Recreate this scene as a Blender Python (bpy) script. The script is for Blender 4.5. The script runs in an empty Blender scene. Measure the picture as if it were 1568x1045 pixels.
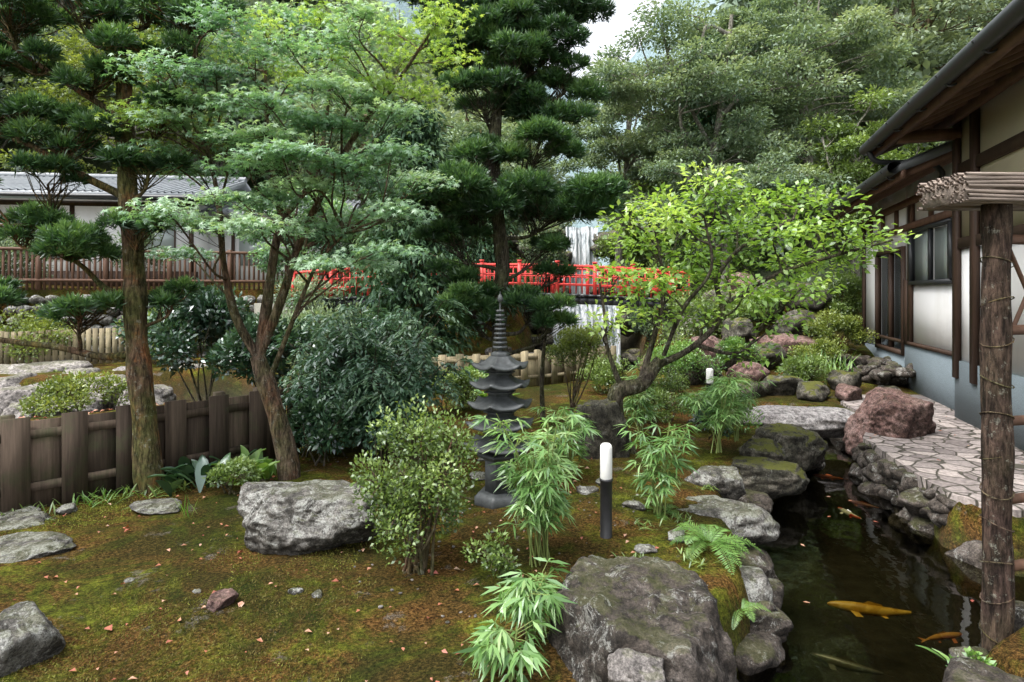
import bpy, math, random
import numpy as np
from mathutils import Vector, noise as mn
R = np.random.RandomState(7); random.seed(7)
scene = bpy.context.scene
D = math.radians

# ------------------------------------------------------------------ helpers
def sn(x, y, z=0.0, seed=0, octv=4, f=1.0):
    r = np.random.RandomState(seed); t = 0; a = 1; n = 0
    for o in range(octv):
        s = 0
        for k in range(4):
            d = r.normal(size=3); d /= np.linalg.norm(d); ph = r.rand()*6.28
            s = s + np.sin(f*(d[0]*x+d[1]*y+d[2]*z)*1.0+ph)
        t = t + a*s/2.2; n += a; a *= .55; f *= 2.03
    return t/n
def unit(v):
    return v/np.maximum(np.linalg.norm(v, axis=-1, keepdims=True), 1e-9)
def sst(a, b, x):
    t = np.clip((x-a)/(b-a), 0, 1); return t*t*(3-2*t)

class MB:
    def __init__(s): s.V=[]; s.Q=[]; s.T=[]; s.n=0; s.tone=[]
    def add(s, V, F, tone=None):
        V = np.asarray(V, float); F = np.asarray(F, int)
        if len(V) == 0: return
        s.V.append(V)
        (s.Q if F.shape[1]==4 else s.T).append(F+s.n)
        s.n += len(V)
        if tone is None: tone = np.full(len(V), .5)
        s.tone.append(np.asarray(tone, float))
    def box(s, x0,x1,y0,y1,z0,z1):
        V=[(x0,y0,z0),(x1,y0,z0),(x1,y1,z0),(x0,y1,z0),(x0,y0,z1),(x1,y0,z1),(x1,y1,z1),(x0,y1,z1)]
        s.add(V,[(0,3,2,1),(4,5,6,7),(0,1,5,4),(1,2,6,5),(2,3,7,6),(3,0,4,7)])
    def build(s, name, mat, parent=None, smooth=False, loc=None):
        me = bpy.data.meshes.new(name)
        V = np.concatenate(s.V); me.vertices.add(len(V)); me.vertices.foreach_set("co", V.ravel())
        Q = np.concatenate(s.Q) if s.Q else np.zeros((0,4),int)
        T = np.concatenate(s.T) if s.T else np.zeros((0,3),int)
        L = np.concatenate([Q.ravel(), T.ravel()])
        me.loops.add(len(L)); me.loops.foreach_set("vertex_index", L.astype(np.int32))
        me.polygons.add(len(Q)+len(T))
        st = np.concatenate([np.arange(len(Q))*4, len(Q)*4+np.arange(len(T))*3])
        me.polygons.foreach_set("loop_start", st.astype(np.int32))
        if smooth: me.polygons.foreach_set("use_smooth", np.ones(len(st), bool))
        me.update(calc_edges=True)
        a = me.attributes.new("tone", 'FLOAT', 'POINT'); a.data.foreach_set("value", np.concatenate(s.tone).astype(np.float32))
        if mat: me.materials.append(mat)
        ob = bpy.data.objects.new(name, me); scene.collection.objects.link(ob)
        if parent: ob.parent = parent
        if loc: ob.location = loc
        return ob
def empty(name, loc=(0,0,0), rz=0):
    e = bpy.data.objects.new(name, None); scene.collection.objects.link(e)
    e.location = loc; e.rotation_euler = (0,0,rz); e.empty_display_size=.1
    return e

def catmull(P, k=5):
    P = np.asarray(P, float)
    if len(P) < 3: 
        t=np.linspace(0,1,k+1)[:,None]; return P[0]*(1-t)+P[-1]*t
    Q = np.vstack([2*P[0]-P[1], P, 2*P[-1]-P[-2]]); out=[]
    for i in range(1, len(Q)-2):
        for t in np.linspace(0,1,k,endpoint=False):
            a,b,c,d = Q[i-1],Q[i],Q[i+1],Q[i+2]
            out.append(.5*((2*b)+(-a+c)*t+(2*a-5*b+4*c-d)*t*t+(-a+3*b-3*c+d)*t**3))
    out.append(P[-1]); return np.array(out)
def tube(mb, P, rad, seg=8, k=5, bump=0.0, smooth=True):
    P = np.asarray(P, float); rad = np.asarray(rad, float)
    C = catmull(P, k) if smooth else P
    r = np.interp(np.linspace(0,1,len(C)), np.linspace(0,1,len(rad)), rad)
    T = unit(np.gradient(C, axis=0)); ref = np.array([.31,.95,.05])
    U = unit(np.cross(T, ref)); W = np.cross(T, U)
    a = np.linspace(0, 2*np.pi, seg, endpoint=False)
    rr = r[:,None]*np.ones(seg)[None]
    if bump: 
        rr = rr*(1+bump*sn(C[:,2:3]*9, a[None]*1.0+0*rr, C[:,0:1]*7, seed=3, octv=3))
    V = C[:,None]+rr[:,:,None]*(np.cos(a)[None,:,None]*U[:,None]+np.sin(a)[None,:,None]*W[:,None])
    n = len(C); V=V.reshape(-1,3)
    i = np.arange(n-1)[:,None]*seg; j=np.arange(seg)[None]; j2=(j+1)%seg
    F = np.stack([i+j, i+j2, i+seg+j2, i+seg+j], -1).reshape(-1,4)
    mb.add(V, F)
    return C
def leafq(mb, B, Dr, L, W, upb=1.0, tone=None, cup=.12, N=None):
    """diamond leaves: B base pts, Dr directions, L/W sizes"""
    B=np.asarray(B); n=len(B); Dr=unit(Dr)
    L=np.broadcast_to(np.asarray(L,float),(n,))[:,None]; W=np.broadcast_to(np.asarray(W,float),(n,))[:,None]
    if N is None: N = R.normal(size=(n,3))*.6+np.array([0,0,upb])
    S = unit(np.cross(Dr, N)); Nn = np.cross(S, Dr)
    M = B+Dr*L*.42+Nn*L*cup
    V = np.stack([B, M+S*W/2, B+Dr*L-Nn*L*.05, M-S*W/2], 1).reshape(-1,3)
    F = np.arange(n*4).reshape(n,4)
    if tone is None: tone=R.rand(n)
    mb.add(V, F, np.repeat(tone,4))

# ------------------------------------------------------------------ materials
def newmat(name):
    m = bpy.data.materials.new(name); m.use_nodes=True; nt=m.node_tree; nt.nodes.clear()
    o = nt.nodes.new('ShaderNodeOutputMaterial'); return m, nt, o
def ramp(nt, fac, stops):
    r = nt.nodes.new('ShaderNodeValToRGB'); e=r.color_ramp.elements
    while len(e)<len(stops): e.new(.5)
    for k,(p,c) in enumerate(stops): e[k].position=p; e[k].color=(*c,1)
    if fac is not None: nt.links.new(fac, r.inputs[0])
    return r.outputs[0]
def noise(nt, scale, detail=5, rough=.6, coord='Object', dist=0, vscale=None):
    tc = nt.nodes.new('ShaderNodeTexCoord'); n = nt.nodes.new('ShaderNodeTexNoise')
    n.inputs['Scale'].default_value=scale; n.inputs['Detail'].default_value=detail; n.inputs['Roughness'].default_value=rough
    n.inputs['Distortion'].default_value=dist
    src = tc.outputs[coord]
    if vscale:
        mp=nt.nodes.new('ShaderNodeMapping'); mp.inputs['Scale'].default_value=vscale; nt.links.new(src,mp.inputs[0]); src=mp.outputs[0]
    nt.links.new(src, n.inputs['Vector']); return n.outputs['Fac']
def mixc(nt, fac, a, b, mode='MIX'):
    m = nt.nodes.new('ShaderNodeMix'); m.data_type='RGBA'; m.blend_type=mode
    for s,v in ((m.inputs[0],fac),(m.inputs[6],a),(m.inputs[7],b)):
        if isinstance(v,(int,float)): s.default_value=v
        elif isinstance(v,tuple): s.default_value=(*v,1)
        else: nt.links.new(v,s)
    return m.outputs[2]
def math_(nt, op, a, b=None, clamp=False):
    m=nt.nodes.new('ShaderNodeMath'); m.operation=op; m.use_clamp=clamp
    for s,v in ((m.inputs[0],a),(m.inputs[1],b)):
        if v is None: continue
        if isinstance(v,(int,float)): s.default_value=v
        else: nt.links.new(v,s)
    return m.outputs[0]
def bsdf(nt, o, col, rough=.8, bump=None, bstr=.5, bdist=.02, spec=.3, metal=0):
    b = nt.nodes.new('ShaderNodeBsdfPrincipled')
    if isinstance(col,tuple): b.inputs['Base Color'].default_value=(*col,1)
    else: nt.links.new(col,b.inputs['Base Color'])
    if isinstance(rough,(int,float)): b.inputs['Roughness'].default_value=rough
    else: nt.links.new(rough,b.inputs['Roughness'])
    b.inputs['Specular IOR Level'].default_value=spec; b.inputs['Metallic'].default_value=metal
    if bump is not None:
        bp=nt.nodes.new('ShaderNodeBump'); bp.inputs['Strength'].default_value=bstr; bp.inputs['Distance'].default_value=bdist
        nt.links.new(bump,bp.inputs['Height']); nt.links.new(bp.outputs[0],b.inputs['Normal'])
    nt.links.new(b.outputs[0],o.inputs[0]); return b
def leafmat(name, dark, mid, light, trans=.35, rough=.45, gloss=.06, nscale=1.2, objrand=0):
    m,nt,o=newmat(name)
    at=nt.nodes.new('ShaderNodeAttribute'); at.attribute_name='tone'
    nz=noise(nt,nscale,1)
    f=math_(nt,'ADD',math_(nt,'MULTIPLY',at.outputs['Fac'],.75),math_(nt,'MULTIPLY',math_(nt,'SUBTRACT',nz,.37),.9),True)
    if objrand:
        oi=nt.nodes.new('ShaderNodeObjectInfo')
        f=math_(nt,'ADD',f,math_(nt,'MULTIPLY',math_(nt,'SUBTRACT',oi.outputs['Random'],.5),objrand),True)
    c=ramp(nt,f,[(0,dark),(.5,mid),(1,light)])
    b=nt.nodes.new('ShaderNodeBsdfDiffuse'); nt.links.new(c,b.inputs[0])
    t=nt.nodes.new('ShaderNodeBsdfTranslucent')
    nt.links.new(mixc(nt,1.0,c,(1.45,1.4,.75),'MULTIPLY'),t.inputs[0])
    mx=nt.nodes.new('ShaderNodeMixShader'); mx.inputs[0].default_value=trans
    nt.links.new(b.outputs[0],mx.inputs[1]); nt.links.new(t.outputs[0],mx.inputs[2])
    gl=nt.nodes.new('ShaderNodeBsdfGlossy'); gl.inputs['Roughness'].default_value=rough; gl.inputs[0].default_value=(.9,.95,1,1)
    m2=nt.nodes.new('ShaderNodeMixShader'); m2.inputs[0].default_value=gloss
    nt.links.new(mx.outputs[0],m2.inputs[1]); nt.links.new(gl.outputs[0],m2.inputs[2]); nt.links.new(m2.outputs[0],o.inputs[0])
    return m
def rockmat(name, a, b, c, moss=.5, mosscol=(.09,.12,.02), lichen=.5, rough=.85, lth=.52):
    m,nt,o=newmat(name)
    n1=noise(nt,2.6,8,.7,dist=.8); n2=noise(nt,17,8,.75); n3=noise(nt,6.5,9,.85,dist=.6); n4=noise(nt,85,4,.8)
    base=ramp(nt,n1,[(.34,a),(.5,b),(.66,c)])
    base=mixc(nt,.85,base,ramp(nt,n2,[(.38,(.10,.10,.10)),(.62,(.9,.9,.9))]),'OVERLAY')
    lm=ramp(nt,n3,[(lth,(0,0,0)),(lth+.03,(1,1,1))])
    base=mixc(nt,math_(nt,'MULTIPLY',lm,lichen),base,mixc(nt,n2,(.26,.27,.25),(.74,.74,.70)))
    base=mixc(nt,.7,base,ramp(nt,n4,[(.36,(.15,.15,.15)),(.64,(.85,.85,.85))]),'OVERLAY')
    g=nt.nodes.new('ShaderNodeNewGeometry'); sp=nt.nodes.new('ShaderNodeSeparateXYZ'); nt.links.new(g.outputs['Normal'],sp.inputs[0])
    up=math_(nt,'ADD',sp.outputs[2],math_(nt,'MULTIPLY',math_(nt,'SUBTRACT',noise(nt,3.7,6,.75),.5),3.0))
    mf=ramp(nt,up,[(.78,(0,0,0)),(.98,(1,1,1))])
    base=mixc(nt,math_(nt,'MULTIPLY',mf,moss),base,mixc(nt,n4,(mosscol[0]*.4,mosscol[1]*.4,mosscol[2]),(mosscol[0]*2.2,mosscol[1]*1.9,mosscol[2]*1.4)))
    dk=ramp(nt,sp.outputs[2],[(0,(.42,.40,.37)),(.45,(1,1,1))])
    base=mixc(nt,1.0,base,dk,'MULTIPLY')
    h=math_(nt,'ADD',math_(nt,'ADD',n2,math_(nt,'MULTIPLY',n4,.45)),math_(nt,'MULTIPLY',n3,.8))
    bsdf(nt,o,base,rough,h,1.0,.05)
    return m
def barkmat(name,a,b,moss=0,rust=0):
    m,nt,o=newmat(name)
    n1=noise(nt,12,8,.75,vscale=(1,1,.28),dist=.5); n2=noise(nt,50,5,.7,vscale=(1,1,.2)); n3=noise(nt,2.8,5,.65); n4=noise(nt,4.5,6,.7,vscale=(1,1,.5)); n5=noise(nt,15,7,.8)
    c=ramp(nt,n1,[(.38,a),(.6,b)]); 
    c=mixc(nt,math_(nt,'MULTIPLY',ramp(nt,n4,[(.52,(0,0,0)),(.6,(1,1,1))]),rust),c,(.30,.12,.05))
    c=mixc(nt,math_(nt,'MULTIPLY',ramp(nt,n3,[(.42,(0,0,0)),(.6,(1,1,1))]),moss),c,mixc(nt,n1,(.03,.045,.012),(.16,.18,.055)))
    c=mixc(nt,math_(nt,'MULTIPLY',ramp(nt,n5,[(.57,(0,0,0)),(.61,(1,1,1))]),.45),c,(.33,.34,.28))
    c=mixc(nt,.8,c,ramp(nt,n2,[(.38,(.1,.1,.1)),(.62,(.85,.85,.85))]),'OVERLAY')
    bsdf(nt,o,c,.9,math_(nt,'ADD',n1,math_(nt,'MULTIPLY',n2,.6)),1.0,.05,spec=.15); return m
def simplemat(name,col,rough=.6,var=.25,scale=8,bstr=.2,spec=.3,metal=0,vscale=None):
    m,nt,o=newmat(name)
    n=noise(nt,scale,6,.65,vscale=vscale)
    c=ramp(nt,n,[(.25,tuple(v*(1-var) for v in col)),(.75,tuple(min(1,v*(1+var)) for v in col))])
    bsdf(nt,o,c,rough,n,bstr,.01,spec,metal); return m
def boardmat(name,col):
    m,nt,o=newmat(name)
    at=nt.nodes.new('ShaderNodeAttribute'); at.attribute_name='tone'
    n=noise(nt,40,6,.7,vscale=(1,1,.04)); n2=noise(nt,3,5,.7)
    c=ramp(nt,n,[(.3,tuple(v*.5 for v in col)),(.7,tuple(v*1.4 for v in col))])
    c=mixc(nt,.8,c,ramp(nt,at.outputs['Fac'],[(0,(.25,.25,.25)),(1,(.75,.75,.75))]),'OVERLAY')
    c=mixc(nt,ramp(nt,n2,[(.5,(0,0,0)),(.65,(.5,.5,.5))]),c,(.055,.07,.03))
    bsdf(nt,o,c,.85,n,.5,.008,.2); return m
def wallmat(name,col,dirt=(.45,.42,.36)):
    m,nt,o=newmat(name)
    n=noise(nt,1.3,6,.65,vscale=(1,1,.4)); n2=noise(nt,60,3,.6)
    c=mixc(nt,ramp(nt,n,[(.5,(0,0,0)),(.8,(.35,.35,.35))]),col,dirt); bsdf(nt,o,c,.9,n2,.15,.01,.2); return m

M={}
M['maki']=leafmat('podocarpus_leaves',(.016,.045,.02),(.065,.15,.05),(.22,.37,.12),.28,.4)
M['maple']=leafmat('maple_leaves',(.06,.16,.08),(.18,.34,.17),(.42,.57,.36),.42,.5,.08,nscale=.9)
M['maple2']=leafmat('maple_leaves_yellow',(.12,.21,.04),(.25,.40,.08),(.47,.60,.17),.45,.5)
M['plum']=leafmat('plum_leaves',(.08,.16,.03),(.23,.39,.07),(.46,.60,.19),.45,.45)
M['dark']=leafmat('camellia_leaves',(.012,.038,.02),(.035,.09,.04),(.12,.21,.10),.15,.3,.10)
M['nandina']=leafmat('nandina_leaves',(.022,.06,.035),(.085,.18,.10),(.28,.40,.25),.25,.38,.08)
M['azalea']=leafmat('azalea_leaves',(.05,.085,.02),(.15,.235,.05),(.31,.41,.13),.3,.45)
M['yellowsh']=leafmat('yellow_shrub_leaves',(.06,.10,.015),(.17,.23,.035),(.33,.38,.08),.3,.5)
M['bamboo']=leafmat('bamboo_leaves',(.06,.15,.04),(.18,.33,.10),(.44,.58,.28),.36,.4)
M['fern']=leafmat('fern_leaves',(.045,.12,.02),(.14,.28,.05),(.31,.47,.13),.35,.5)
M['forest']=leafmat('forest_leaves_hazed',(.10,.14,.10),(.20,.265,.175),(.33,.40,.26),.25,.6,.03,nscale=.35,objrand=.7)  # far foliage: distance haze put into the colour by lightening it
M['forestR']=leafmat('tree_leaves_soft',(.07,.12,.075),(.19,.27,.16),(.38,.46,.29),.3,.5,.04,nscale=.35)
M['cypress']=leafmat('cypress_leaves',(.012,.04,.02),(.04,.095,.04),(.10,.17,.06),.15,.6,.03,nscale=.8)
M['cedar']=leafmat('cedar_leaves',(.06,.10,.08),(.12,.18,.13),(.20,.27,.17),.15,.6,.03,objrand=.5,nscale=.4)
M['litter']=leafmat('fallen_leaves',(.20,.035,.02),(.36,.13,.06),(.52,.36,.25),.1,.6,nscale=30)
M['mossleaf']=leafmat('moss_tufts',(.09,.06,.012),(.15,.155,.018),(.28,.31,.045),.2,.8,.02,nscale=3)
M['bark']=barkmat('bark_grey',(.045,.03,.022),(.19,.135,.10),.5,.25)
M['barkred']=barkmat('bark_reddish',(.045,.03,.02),(.19,.12,.075),.7,.8)
M['barkdark']=barkmat('bark_dark',(.022,.018,.014),(.12,.10,.08),.4)
M['barklight']=barkmat('bark_pale',(.16,.15,.13),(.34,.32,.28),.2)
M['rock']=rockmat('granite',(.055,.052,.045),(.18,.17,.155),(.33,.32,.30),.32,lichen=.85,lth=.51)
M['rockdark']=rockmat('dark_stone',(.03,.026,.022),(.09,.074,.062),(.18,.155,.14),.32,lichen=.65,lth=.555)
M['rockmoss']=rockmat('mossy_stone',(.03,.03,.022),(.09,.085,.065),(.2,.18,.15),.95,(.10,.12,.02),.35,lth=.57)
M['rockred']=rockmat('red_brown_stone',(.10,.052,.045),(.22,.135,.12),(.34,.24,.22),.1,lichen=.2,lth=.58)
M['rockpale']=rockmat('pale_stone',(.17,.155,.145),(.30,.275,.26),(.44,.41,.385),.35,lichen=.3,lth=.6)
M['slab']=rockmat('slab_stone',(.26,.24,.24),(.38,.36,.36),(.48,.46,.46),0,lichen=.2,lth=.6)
M['bronze']=simplemat('dark_iron',(.06,.066,.068),.55,.6,14,.5,.5,.2)
M['plaster']=wallmat('white_plaster',(.80,.80,.80))
M['cream']=wallmat('cream_plaster',(.62,.56,.42))
M['dado']=simplemat('blue_grey_render',(.17,.21,.235),.9,.3,60,.6)
M['wood']=simplemat('dark_timber',(.055,.032,.022),.6,.45,10,.3,vscale=(1,1,.15))
M['woodred']=simplemat('brown_timber',(.12,.065,.042),.65,.35,10,.3,vscale=(1,1,.15))
M['fence']=boardmat('weathered_boards',(.085,.062,.046))
M['fencepale']=boardmat('pale_boards',(.28,.235,.15))
M['black']=simplemat('black_paint',(.02,.02,.022),.4,.3,20,.1,.5)
M['white']=simplemat('white_acrylic',(.82,.82,.80),.35,.04,20,.02,.5)
M['red']=simplemat('vermilion_paint',(.62,.055,.045),.45,.2,4,.05,.4)
M['gutter']=simplemat('gutter_dark',(.03,.032,.036),.4,.3,6,.1,.5)
M['tile']=simplemat('roof_tile',(.09,.095,.10),.5,.25,4,.3,.4)
M['tilepale']=simplemat('roof_pale',(.27,.29,.31),.55,.3,2,.2,.4)
M['barkroof']=simplemat('bark_shingle',(.25,.205,.175),.85,.7,26,.9,vscale=(.10,1,1))
M['concrete']=simplemat('old_concrete',(.16,.155,.13),.9,.5,3,.5)
M['postbark']=barkmat('post_bark',(.018,.012,.010),(.10,.065,.052),.1)
def glassmat():
    m,nt,o=newmat('window_glass'); bsdf(nt,o,(.05,.06,.06),.06,spec=.8); return m
M['glass']=glassmat()
def curtain():
    m,nt,o=newmat('window_frosted'); bsdf(nt,o,(.36,.41,.40),.15,spec=.8); return m
M['frost']=curtain()

# ------------------------------------------------------------------ layout polygons
pond = np.array([(.80,1.2),(.93,2.4),(1.02,3.0),(1.5,3.6),(1.72,4.3),(1.75,4.9),(2.15,5.6),(2.75,6.3),(3.35,6.9),(3.75,7.5),(3.5,8.1),(3.0,8.6),(3.1,9.2),(4.0,9.4),(4.9,9.0),(5.0,8.3),(4.55,7.7),(4.25,7.1),(4.05,6.2),(3.85,5.5),(3.6,4.9),(3.75,4.4),(4.6,4.2),(6.0,4.1),(6,3.4),(4.2,3.3),(2.9,3.35),(2.35,3.05),(2.3,2.2),(2.3,1.2)])
river = np.array([(-40,-4),(-16,6),(-9.5,9.2),(-5.5,12.3),(-1.8,13.8),(1.2,15.2),(2.2,17.5),(2.6,20),(2.7,22.5),(3.2,27),(4,34)])
path = np.array([(4.15,6.95),(3.95,6.1),(3.8,5.45),(3.72,5.0),(3.95,4.62),(4.6,4.45),(6.6,4.4),(7.2,7.0),(7.0,9.9),(5.9,9.9),(5.2,9.3),(4.9,8.0)])
def segdist(x,y,P,closed):
    d=np.full(np.shape(x),1e9); n=len(P)
    for i in range(n if closed else n-1):
        a=P[i]; b=P[(i+1)%n]; ab=b-a
        t=np.clip(((x-a[0])*ab[0]+(y-a[1])*ab[1])/(ab@ab),0,1)
        d=np.minimum(d,np.hypot(x-a[0]-t*ab[0],y-a[1]-t*ab[1]))
    return d
def inside(x,y,P):
    c=np.zeros(np.shape(x),bool); n=len(P)
    for i in range(n):
        a=P[i]; b=P[(i+1)%n]
        cond=((a[1]>y)!=(b[1]>y))&(x<(b[0]-a[0])*(y-a[1])/(b[1]-a[1]+1e-12)+a[0])
        c^=cond
    return c
def sdf(x,y,P):
    d=segdist(x,y,P,True); return np.where(inside(x,y,P),-d,d)
def G(x,y,full=False):
    x=np.asarray(x,float); y=np.asarray(y,float)
    z=.035*sn(x,y,0,1,4,1.6)+.012*sn(x,y,0,2,3,9)
    z=z+.10*np.exp(-((x-.9)**2/.5+(y-5.6)**2/4))
    z=z+1.5*sst(17,21,y)*1.0
    z=z+1.7*np.exp(-((x-6.8)**2/5+(y-16)**2/9))
    wl=14.5+(x+14)*(2.5/7.5)
    z=np.where((x<-4.5), z+1.9*sst(.0,.12,(y-wl)/1.0)*(1-sst(17,21,y)*.6)*sst(-4.5,-6,x), z)
    dv=np.abs(x-.12*y)
    hill=sst(22,42,y)*np.clip((dv-4.5)*.95,0,60)
    hill=hill+sst(12,30,np.abs(x))*sst(10,30,y)*6
    z=z+hill*(1+.12*sn(x,y,0,5,3,.12))
    rd=segdist(x,y,river,False)
    w=1.4
    bed=-1.25+.12*sn(x,y,0,9,3,2.0)+1.3*sst(20,21.5,y)+2.0*sst(29,30,y)+sst(30,60,y)*6
    k=sst(w+1.0,w-.2,rd)
    z=z*(1-k)+np.minimum(z,bed)*k
    sp=sdf(x,y,pond); kp=sst(.12,-.16,sp)
    z=z*(1-kp)+(-.85)*kp
    pp=sdf(x,y,path); z=np.where(pp<.02,np.minimum(z,-.04),z)
    if full: return z,k,kp,hill
    return z
def g1(x,y): return float(G(np.array([x]),np.array([y]))[0])

# ------------------------------------------------------------------ ground
xs=np.unique(np.concatenate([np.linspace(-350,-30,22),np.linspace(-30,-6,70),np.linspace(-6,7.5,230),np.linspace(7.5,30,60),np.linspace(30,350,22)]))
ys=np.unique(np.concatenate([np.linspace(-30,1,12),np.linspace(1,12,190),np.linspace(12,40,110),np.linspace(40,120,40),np.linspace(120,700,20)]))
X,Y=np.meshgrid(xs,ys); Z,kr,kp,hl=G(X,Y,True)
mb=MB(); nx=len(xs); ny=len(ys)
i=np.arange(ny-1)[:,None]*nx+np.arange(nx-1)[None]
tone=np.where(hl+0*X>.5,1.0,np.clip(np.maximum(kr,kp),0,1)*.5)
mb.add(np.stack([X,Y,Z],-1).reshape(-1,3),np.stack([i,i+1,i+nx+1,i+nx],-1).reshape(-1,4),tone.ravel())
def groundmat():
    m,nt,o=newmat('moss_ground')
    at=nt.nodes.new('ShaderNodeAttribute'); at.attribute_name='tone'
    n1=noise(nt,.75,6,.65,dist=.5); n2=noise(nt,6,8,.8); n3=noise(nt,55,6,.8); n4=noise(nt,1.6,8,.8,dist=.9); n5=noise(nt,190,3,.7); n6=noise(nt,2.6,7,.75,dist=.3)
    moss=ramp(nt,n2,[(.36,(.028,.036,.006)),(.48,(.10,.115,.013)),(.62,(.25,.28,.03))])
    brown=ramp(nt,n3,[(.34,(.035,.017,.008)),(.5,(.15,.07,.02)),(.66,(.32,.17,.06))])
    f=ramp(nt,n4,[(.42,(0,0,0)),(.54,(.92,.92,.92))])
    c=mixc(nt,f,moss,brown)
    c=mixc(nt,ramp(nt,n1,[(.42,(0,0,0)),(.58,(.7,.7,.7))]),c,(.028,.04,.008))
    c=mixc(nt,ramp(nt,n6,[(.59,(0,0,0)),(.64,(.8,.8,.8))]),c,ramp(nt,n5,[(.4,(.08,.065,.05)),(.6,(.28,.25,.21))]))
    c=mixc(nt,.8,c,ramp(nt,n3,[(.36,(.10,.10,.10)),(.64,(.9,.9,.9))]),'OVERLAY')
    c=mixc(nt,.5,c,ramp(nt,n5,[(.36,(.15,.15,.15)),(.64,(.85,.85,.85))]),'OVERLAY')
    c=mixc(nt,ramp(nt,at.outputs['Fac'],[(.05,(0,0,0)),(.35,(1,1,1))]),c,ramp(nt,n2,[(.3,(.03,.028,.018)),(.7,(.11,.10,.07))]))
    c=mixc(nt,ramp(nt,at.outputs['Fac'],[(.7,(0,0,0)),(1,(1,1,1))]),c,ramp(nt,n1,[(.3,(.06,.09,.045)),(.7,(.14,.17,.10))]))
    h=math_(nt,'ADD',math_(nt,'ADD',n3,math_(nt,'MULTIPLY',n5,.6)),math_(nt,'MULTIPLY',n2,1.4))
    bsdf(nt,o,c,.95,h,1.0,.045,spec=.1)
    return m
M['ground']=groundmat()
mb.build('ground',M['ground'],smooth=True)

mb=MB()
n=90000; px=R.uniform(-4.2,1.0,n); py=2.3+R.rand(n)**1.4*5.5
ok=(sdf(px,py,pond)>.1)&(px>-.88*py-.5)&(sn(px,py,0,11,4,3.0)>.05)
px=px[ok];py=py[ok]; n=len(px); pz=G(px,py)
d=R.normal(size=(n,3))*.7+np.array([0,0,1.0])
mt=np.clip(.45+.45*sn(px,py,0,12,3,2.2)+R.normal(size=n)*.18,0,1)
leafq(mb,np.stack([px,py,pz-.002],-1),d,R.uniform(.008,.022,n),.006,tone=mt)
mb.build('moss_carpet',M['mossleaf'])
mb=MB()
n=480; px=R.uniform(-4.0,1.0,n); py=2.4+R.rand(n)*5; ok=(sdf(px,py,pond)>.15)&(px>-.9*py); px=px[ok];py=py[ok];n=len(px)
a=R.rand(n)*6.28; sz=R.uniform(.015,.045,n)*np.where(R.rand(n)<.12,1.8,1)
leafq(mb,np.stack([px,py,G(px,py)+.014],-1),np.stack([np.cos(a),np.sin(a),R.normal(size=n)*.2],-1),sz,sz*.6,upb=3,cup=.2)
n=900; px=R.uniform(-8,-2.4,n); py=R.uniform(6,9.5,n); a=R.rand(n)*6.28
leafq(mb,np.stack([px,py,G(px,py)+.014],-1),np.stack([np.cos(a),np.sin(a),R.normal(size=n)*.2],-1),.07,.045,upb=3,cup=.2)
# fallen leaves lying on the big stone and the path
n=26; px=R.uniform(4.0,6.0,n); py=R.uniform(5,8.5,n); ok=sdf(px,py,path)<-.05; px=px[ok];py=py[ok];n=len(px); a=R.rand(n)*6.28
leafq(mb,np.stack([px,py,np.full(n,.062)],-1),np.stack([np.cos(a),np.sin(a),0*a],-1),.04,.025,upb=5,cup=.1)
mb.build('fallen_leaves',M['litter'])

# ------------------------------------------------------------------ rocks
import bmesh
_ico={}
def ico(sub):
    if sub not in _ico:
        bm=bmesh.new(); bmesh.ops.create_icosphere(bm,subdivisions=sub,radius=1)
        _ico[sub]=(np.array([v.co[:] for v in bm.verts]),np.array([[v.index for v in f.verts] for f in bm.faces])); bm.free()
    return _ico[sub]
def rockgeo(c,s,seed,sub=4,flat=.0,rz=None,ang=1.0):
    r=np.random.RandomState(seed); V,F=ico(sub); 
    n=unit(r.normal(size=(16,3))); dd=r.uniform(.60,.97,16)
    if flat:
        keep=n[:,2]<.55; n=n[keep]; dd=dd[keep]
    n=np.vstack([n,[[0.06*r.normal(),.06*r.normal(),1]]]); n=unit(n); dd=np.append(dd,.75 if not flat else flat)
    dot=np.maximum(V@n.T,1e-3); rr=np.minimum(dd/dot,4)
    k=30.0 if sub>=4 else 14.; rad=-np.log(np.exp(-k*rr).sum(1)+np.exp(-k*1.08))/k
    o=r.rand(3)*50
    if sub>=4:
        nz=np.array([mn.fractal(Vector(v*1.8+o),.8,2.1,5) for v in V])
        if sub>=5: nz=nz*.8+.22*np.array([mn.fractal(Vector(v*6+o),.6,2.2,4) for v in V])
    else: nz=sn(V[:,0]+o[0],V[:,1],V[:,2],seed,4,3.0)*.6
    rad=rad*(1+.13*nz*ang)
    P=V*rad[:,None]*np.array(s)/.85
    a=r.rand()*6.28 if rz is None else rz
    P=P@np.array([[math.cos(a),math.sin(a),0],[-math.sin(a),math.cos(a),0],[0,0,1]])
    return P+np.array(c),F
def rock(name,c,s,mat,seed,flat=0,rz=0,sub=5):
    mb=MB(); V,F=rockgeo((0,0,0),s,seed,sub,flat,rz); mb.add(V,F); return mb.build(name,M[mat],smooth=True,loc=c)
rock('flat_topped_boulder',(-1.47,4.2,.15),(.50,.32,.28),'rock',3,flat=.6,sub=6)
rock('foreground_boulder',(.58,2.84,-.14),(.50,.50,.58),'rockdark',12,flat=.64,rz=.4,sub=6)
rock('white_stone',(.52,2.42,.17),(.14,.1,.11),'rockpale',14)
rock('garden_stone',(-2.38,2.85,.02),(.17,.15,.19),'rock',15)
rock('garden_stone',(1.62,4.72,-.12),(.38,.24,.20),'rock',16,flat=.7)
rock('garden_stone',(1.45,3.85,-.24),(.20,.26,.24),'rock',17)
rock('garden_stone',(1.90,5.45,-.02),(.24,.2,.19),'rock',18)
rock('mossy_rock',(2.5,6.0,-.12),(.40,.25,.18),'rockmoss',19,flat=.7)
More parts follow.
